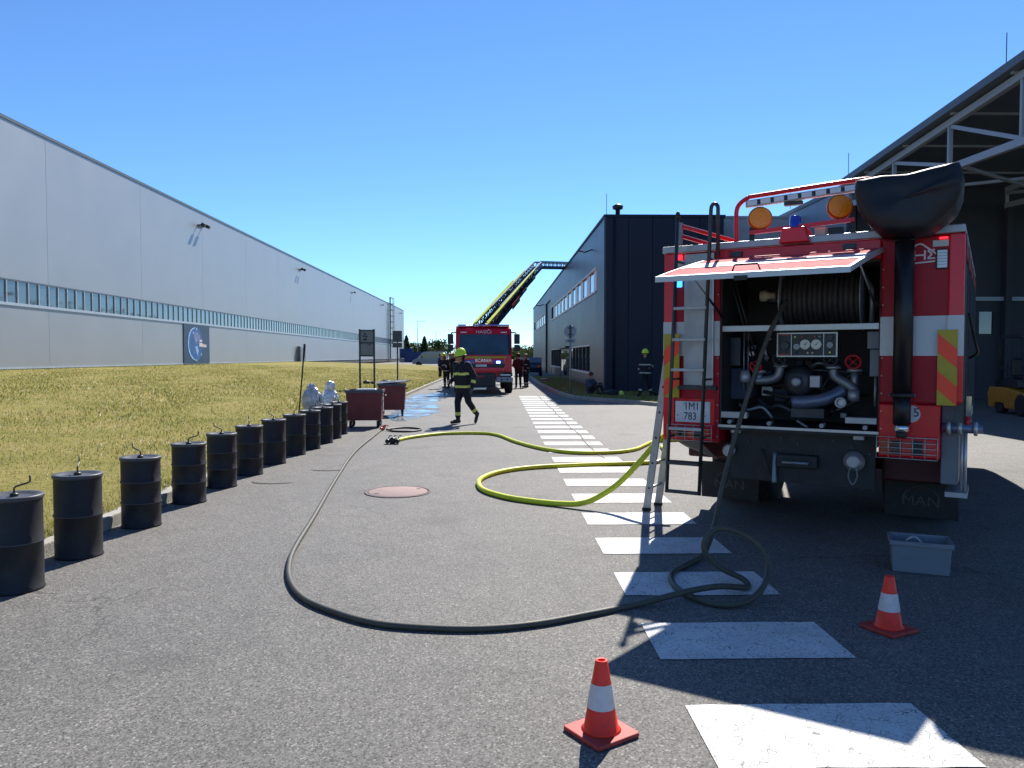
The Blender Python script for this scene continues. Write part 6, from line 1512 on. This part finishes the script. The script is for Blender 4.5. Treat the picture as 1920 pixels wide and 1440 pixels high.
def make_person(name, label, loc, rz, J, fit, head=None, helmet=None, hair=None, voxel=0.014, tilt=0.0):
    """One continuous body mesh grown from tapered limbs (voxel remesh), coloured by limb; J are joints, local frame faces -Y, +X is the person's left."""
    t = thing(name, label, 'person', loc, rz)
    prims = []  # (p0,p1,r0,r1,mat,bands)
    V = {k: Vector(v) for k, v in J.items()}
    jk, tr, bt = fit['top'], fit['legs'], fit['boots']; bulk = fit.get('bulk', 1.0)
    band = fit.get('band'); bm2 = fit.get('band2', band)
    pel, ch, nk, hd = V['pelvis'], V['chest'], V['neck'], V['head']
    rt = (V['sh_l'] - V['sh_r']).normalized()
    def add(p0, p1, r0, r1, m, bands=()): prims.append((Vector(p0), Vector(p1), r0, r1, m, bands))
    for s_ in (-1, 1):
        add(pel + rt * s_ * 0.065 - Vector((0, 0, fit.get('hem', 0.0))), ch + rt * s_ * 0.085, 0.135 * bulk, 0.135 * bulk, jk, fit.get('torso_bands', ()))
        add(ch + rt * s_ * 0.06, nk + rt * s_ * 0.045 - Vector((0, 0, 0.05)), 0.12 * bulk, 0.075, jk)
        add(pel + rt * s_ * 0.07, pel + rt * s_ * 0.07 + Vector((0, 0, 0.08)), 0.13, 0.13, tr)
    add(nk - Vector((0, 0, 0.04)), hd - Vector((0, 0, 0.05)), 0.062, 0.058, 'skin')
    # head
    f = V.get('face', Vector((0, -1, 0))).normalized(); up = Vector((0, 0, 1)); sd = up.cross(f).normalized()
    add(hd + f * 0.008 - up * 0.02, hd - f * 0.02 + up * 0.045, 0.078, 0.088, 'skin')
    add(hd + f * 0.045 - up * 0.075, hd + f * 0.03 - up * 0.02, 0.042, 0.06, 'skin')
    add(hd + f * 0.088 - up * 0.005, hd + f * 0.104 - up * 0.03, 0.010, 0.017, 'skin')
    add(hd + f * 0.086 - up * 0.068 - sd * 0.018, hd + f * 0.086 - up * 0.068 + sd * 0.018, 0.009, 0.009, 'valve_red' if 0 else 'skin')
    for s_ in (-1, 1):
        add(hd + sd * s_ * 0.084 - up * 0.03, hd + sd * s_ * 0.088 + up * 0.012, 0.012, 0.016, 'skin')
        add(hd + f * 0.078 + sd * s_ * 0.032 + up * 0.022, hd + f * 0.078 + sd * s_ * 0.034 + up * 0.022, 0.012, 0.012, 'hair_dark')
    for s_, q in ((1, 'l'), (-1, 'r')):
        sh, el, wr = V['sh_' + q], V['el_' + q], V['wr_' + q]
        add(sh, el, 0.078 * bulk, 0.060 * bulk, jk if not fit.get('short_sleeve') else jk)
        lower = 'skin' if fit.get('short_sleeve') else jk
        add(el, wr, 0.056 * bulk if lower == jk else 0.045, 0.042 * bulk if lower == jk else 0.03, lower, fit.get('arm_bands', ()))
        # hand with palm and five fingers
        hm = fit.get('hands', 'skin'); d_ = (wr - el).normalized(); pn = d_.cross(Vector((0, -1, 0)));
        pn = pn.normalized() if pn.length > 0.1 else Vector((1, 0, 0)); ac = d_.cross(pn).normalized()
        pc = wr + d_ * 0.05
        for k in (-1, 0, 1): add(wr + d_ * 0.02 + ac * k * 0.018, wr + d_ * 0.085 + ac * k * 0.024, 0.020, 0.017, hm)
        for k, L_ in enumerate((0.060, 0.072, 0.066, 0.050)):
            b0 = wr + d_ * 0.088 + ac * (k - 1.5) * 0.022; b1 = b0 + d_ * L_ * 0.55 + pn * s_ * 0.008; b2 = b1 + d_ * L_ * 0.45 + pn * s_ * 0.022
            add(b0, b1, 0.0115, 0.011, hm); add(b1, b2, 0.011, 0.0098, hm)
        th0 = wr + d_ * 0.035 - ac * 0.035; th1 = th0 + d_ * 0.035 - ac * 0.022; add(th0, th1, 0.014, 0.013, hm); add(th1, th1 + d_ * 0.03 + pn * s_ * 0.01, 0.013, 0.011, hm)
        hp_, kn, an, to = V['hip_' + q], V['kn_' + q], V['an_' + q], V['toe_' + q]
        add(hp_, kn, 0.098 * fit.get('leg', 1.0), 0.072 * fit.get('leg', 1.0), tr)
        add(kn, an + (kn - an).normalized() * 0.10, 0.070 * fit.get('leg', 1.0), 0.062 * fit.get('leg', 1.0), tr, fit.get('leg_bands', ()))
        add(an + (kn - an).normalized() * 0.16, an, 0.056, 0.050, bt)
        fd = (to - an); add(an - fd.normalized() * 0.03 + Vector((0, 0, -0.035)) * (1 if abs(fd.z) < .1 else 0), to, 0.046, 0.038, bt)
        add(an * 0.5 + to * 0.5, to, 0.045, 0.040, bt)
    vs, fs = [], []
    for (p0, p1, r0, r1, m, bd) in prims: capsule(vs, fs, p0, p1, r0, r1, 10)
    me = bpy.data.meshes.new('tmp'); me.from_pydata([tuple(v) for v in vs], [], fs)
    tmp = bpy.data.objects.new('tmp', me); COL.objects.link(tmp)
    rm = tmp.modifiers.new('r', 'REMESH'); rm.mode = 'VOXEL'; rm.voxel_size = voxel; rm.use_smooth_shade = True
    sm = tmp.modifiers.new('s', 'SMOOTH'); sm.factor = 0.5; sm.iterations = 3
    dg = bpy.context.evaluated_depsgraph_get(); dg.update()
    out = bpy.data.meshes.new_from_object(tmp.evaluated_get(dg))
    bpy.data.objects.remove(tmp); bpy.data.meshes.remove(me)
    nf = len(out.polygons); C = np.empty(nf * 3); out.polygons.foreach_get('center', C); C = C.reshape(-1, 3)
    best = np.full(nf, 1e9); lab = np.zeros(nf, int); names = []
    def mid(n_):
        if n_ not in names: names.append(n_)
        return names.index(n_)
    for (p0, p1, r0, r1, m, bd) in prims:
        a = np.array(p0); d = np.array(p1) - a; L2 = max(1e-9, d @ d)
        tt = np.clip((C - a) @ d / L2, 0, 1); dist = np.linalg.norm(C - (a + tt[:, None] * d), axis=1) - (r0 + (r1 - r0) * tt)
        mm = np.full(nf, mid(m))
        for (t0, t1, bn) in bd: mm[(tt >= t0) & (tt <= t1)] = mid(bn)
        k = dist < best; best[k] = dist[k]; lab[k] = mm[k]
    out.materials.clear()
    for n_ in names: out.materials.append(MATS[n_])
    out.polygons.foreach_set('material_index', lab.astype(np.int32)); out.polygons.foreach_set('use_smooth', np.ones(nf, bool))
    out.name = 'body'; mk('body', out, t)
    rotf = Matrix((sd, -f, up)).transposed()   # local frame: -Y is the face
    if helmet:
        b = MB(); n = 20
        pr = [(0.02, 0.168), (0.07, 0.155), (0.105, 0.12), (0.125, 0.07), (0.132, 0.02), (0.135, -0.01)]
        v = []
        for (r_, z_) in pr:
            for j in range(n):
                a = 2 * PI * j / n; v.append(hd + rotf @ Vector((r_ * 0.92 * math.cos(a), r_ * 1.12 * math.sin(a) + 0.01, z_ + 0.02)))
        fs_ = [(i * n + j, i * n + (j + 1) % n, (i + 1) * n + (j + 1) % n, (i + 1) * n + j) for i in range(len(pr) - 1) for j in range(n)]
        b.add(v, fs_, 0, True); b.add(v[:n], [list(range(n))])
        hob = b.build('helmet', helmet, t)
        b = MB(); b.tube([hd + rotf @ Vector((0.126 * math.cos(2 * PI * k / 20), 0.153 * math.sin(2 * PI * k / 20) + 0.01, 0.008)) for k in range(20)], 0.012, 6, closed=True); b.build('rim', 'black_paint', hob)
        b = MB(); b.tube([hd + rotf @ Vector((0, -0.14 + 0.29 * k / 8, 0.06 + 0.135 * math.sin(PI * k / 8))) for k in range(9)], 0.012, 6); b.build('ridge', helmet, hob)
        b = MB(); v = []
        for k in range(9):
            a = PI * (0.08 + 0.84 * k / 8); 
            for (r_, z_) in ((0.122, 0.0), (0.10, -0.09), (0.11, -0.14)): v.append(hd + rotf @ Vector((r_ * math.cos(a), r_ * math.sin(a) + 0.015, z_)))
        b.add(v, [(3 * k + j, 3 * k + 3 + j, 3 * k + 4 + j, 3 * k + 1 + j) for k in range(8) for j in range(2)], 0, True)
        o = b.build('neck_guard', 'turnout', t); s_ = o.modifiers.new('sol', 'SOLIDIFY'); s_.thickness = 0.006
    if hair:
        b = MB(); n = 18; v = []
        pr = [(0.01, 0.142), (0.06, 0.132), (0.088, 0.10), (0.100, 0.06), (0.103, 0.03), (0.100, 0.0), (0.092, -0.05)]
        for i, (r_, z_) in enumerate(pr):
            for j in range(n):
                a = 2 * PI * j / n; fr = max(0, -math.sin(a))      # front hairline stays high
                zz_ = z_ + (0.075 * fr if i > 3 else 0) ; rr = r_ * (1 - 0.10 * fr if i > 3 else 1)
                v.append(hd + rotf @ Vector((rr * 0.98 * math.cos(a), rr * 1.08 * math.sin(a) + 0.012, zz_ + random.uniform(-.003, .003))))
        b.add(v, [(i * n + j, i * n + (j + 1) % n, (i + 1) * n + (j + 1) % n, (i + 1) * n + j) for i in range(len(pr) - 1) for j in range(n)], 0, True)
        b.add(v[:n], [list(range(n))]); b.build('hair', hair, t)
    return t

def stand(h=1.78, **kw):
    k = h / 1.78
    J = dict(pelvis=(0, 0, 0.98), chest=(0, 0, 1.30), neck=(0, 0, 1.50), head=(0, -0.02, 1.64),
             sh_l=(0.19, 0, 1.42), el_l=(0.25, 0.03, 1.14), wr_l=(0.24, -0.05, 0.90), sh_r=(-0.19, 0, 1.42), el_r=(-0.25, 0.03, 1.14), wr_r=(-0.24, -0.05, 0.90),
             hip_l=(0.09, 0, 0.94), kn_l=(0.10, -0.01, 0.52), an_l=(0.11, 0.03, 0.085), toe_l=(0.13, -0.14, 0.042), hip_r=(-0.09, 0, 0.94), kn_r=(-0.10, -0.01, 0.52), an_r=(-0.11, 0.03, 0.085), toe_r=(-0.13, -0.14, 0.042))
    J = {a: tuple(q * k for q in b) for a, b in J.items()}
    J.update(kw); return J
FF = dict(top='turnout', legs='turnout', boots='boots', hands='glove', bulk=1.18, leg=1.12, hem=0.10,
          torso_bands=((0.02, 0.16, 'hi_vis'), (0.76, 0.90, 'hi_vis')), arm_bands=((0.35, 0.62, 'hi_vis'),), leg_bands=((0.72, 0.94, 'hi_vis'),))
FFd = dict(FF); 
FFs = dict(FF, torso_bands=((0.02, 0.12, 'silver_tape'), (0.76, 0.86, 'silver_tape')), arm_bands=((0.35, 0.55, 'silver_tape'),), leg_bands=((0.72, 0.9, 'silver_tape'),))
# main firefighter, walking
make_person('person', 'firefighter in dark turnout gear and yellow-green helmet striding across the road', (-0.80, 18.30, 0), R(-50),
    stand(1.74, pelvis=(0, 0, 0.97), chest=(0, -0.05, 1.28), neck=(0, -0.08, 1.47), head=(0, -0.11, 1.61), sh_l=(0.20, -0.03, 1.40), sh_r=(-0.20, -0.07, 1.40),
          el_l=(0.29, 0.10, 1.13), wr_l=(0.31, 0.02, 0.88), el_r=(-0.27, 0.0, 1.13), wr_r=(-0.20, -0.22, 1.02),
          kn_r=(-0.10, -0.10, 0.52), an_r=(-0.11, -0.08, 0.085), toe_r=(-0.12, -0.26, 0.042),
          kn_l=(0.11, 0.06, 0.54), an_l=(0.12, 0.32, 0.21), toe_l=(0.13, 0.26, 0.045), face=(-0.15, -1, -0.22)), FF, helmet='helmet', voxel=0.011)
make_person('person', 'firefighter with green helmet bending over a tool beside the ladder truck', (-2.53, 38.5, 0), R(-30),
    stand(1.80, chest=(0, -0.12, 1.27), neck=(0, -0.22, 1.44), head=(0, -0.28, 1.58), sh_l=(0.19, -0.17, 1.37), sh_r=(-0.19, -0.17, 1.37), el_l=(0.25, -0.25, 1.12), wr_l=(0.14, -0.45, 0.98), el_r=(-0.25, -0.25, 1.12), wr_r=(-0.12, -0.47, 0.92)), FFs, helmet='helmet')
make_person('person', 'man in a blue jacket standing by the lawn edge near the van', (-3.95, 53.5, 0), R(70),
    stand(1.76), dict(top='cloth_blue', legs='cloth_dark', boots='boots', bulk=1.05), hair='hair_dark')
make_person('person', 'man in dark T-shirt standing right of the ladder truck', (1.06, 38.5, 0), R(185),
    stand(1.75, el_l=(0.27, 0.02, 1.13), wr_l=(0.17, -0.18, 1.02)), dict(top='cloth_maroon', legs='cloth_dark', boots='boots', short_sleeve=True), hair='hair_dark')
make_person('person', 'grey-haired firefighter without helmet turned to the man in the T-shirt', (1.46, 39.0, 0), R(-60),
    stand(1.72, el_r=(-0.30, -0.10, 1.18), wr_r=(-0.15, -0.30, 1.30)), FFs, hair='hair_grey')
make_person('person', 'firefighter with yellow-green helmet walking in the shade of the dark building', (5.55, 28.7, 0.10), R(-35),
    stand(1.74, kn_r=(-0.10, -0.18, 0.53), an_r=(-0.11, -0.22, 0.085), toe_r=(-0.12, -0.40, 0.042), kn_l=(0.10, 0.06, 0.52), an_l=(0.11, 0.30, 0.12), toe_l=(0.12, 0.17, 0.042),
          el_l=(0.30, 0.02, 1.15), wr_l=(0.30, -0.22, 1.08)), FFs, helmet='helmet')
make_person('person', 'red-haired person in grey-blue top sitting on the grass by the building corner', (3.72, 30.6, 0.10), R(40),
    dict(pelvis=(0, 0, 0.13), chest=(0, 0.02, 0.42), neck=(0, -0.02, 0.60), head=(0, -0.05, 0.74), sh_l=(0.18, 0.0, 0.53), sh_r=(-0.18, 0.0, 0.53), el_l=(0.24, -0.16, 0.34), wr_l=(0.14, -0.36, 0.36), el_r=(-0.24, -0.16, 0.34), wr_r=(-0.14, -0.36, 0.36),
         hip_l=(0.09, 0, 0.13), kn_l=(0.16, -0.40, 0.40), an_l=(0.14, -0.56, 0.09), toe_l=(0.15, -0.72, 0.045), hip_r=(-0.09, 0, 0.13), kn_r=(-0.16, -0.38, 0.40), an_r=(-0.14, -0.54, 0.09), toe_r=(-0.15, -0.70, 0.045), face=(0, -1, -0.3)),
    dict(top='cloth_greyblue', legs='cloth_dark', boots='boots'), hair='hair_red')
make_person('person', 'person in dark work clothes with a red cap behind the firefighters', (-2.35, 41.5, 0), R(15),
    stand(1.78), dict(top='cloth_dark', legs='cloth_dark', boots='boots'), hair='valve_red')
# gear on the shaded verge
t = thing('gear_heap', 'small yellow-green helmet and bag lying on the shaded verge', 'gear', (4.75, 29.3, 0.10), 0, 'gear lying on the verge')
mk('bundle', crumple('bundle', '', 0, (0.09, 0.08, 0.10), 'hi_vis', 77), t)
mk('bundle', crumple('bundle', '', 0, (0.25, 0.18, 0.12), 'black_paint', 78), t, loc=(-0.3, 0.2, 0))
t = thing('gear_heap', 'black breathing apparatus lying on the shaded verge by the walking firefighter', 'gear', (6.2, 28.9, 0.10), 0, 'gear lying on the verge')
mk('bundle', crumple('bundle', '', 0, (0.3, 0.2, 0.15), 'black_paint', 79), t)
mk('bundle', crumple('bundle', '', 0, (0.10, 0.1, 0.10), 'silver_tape', 80), t, loc=(0.1, -0.22, 0))
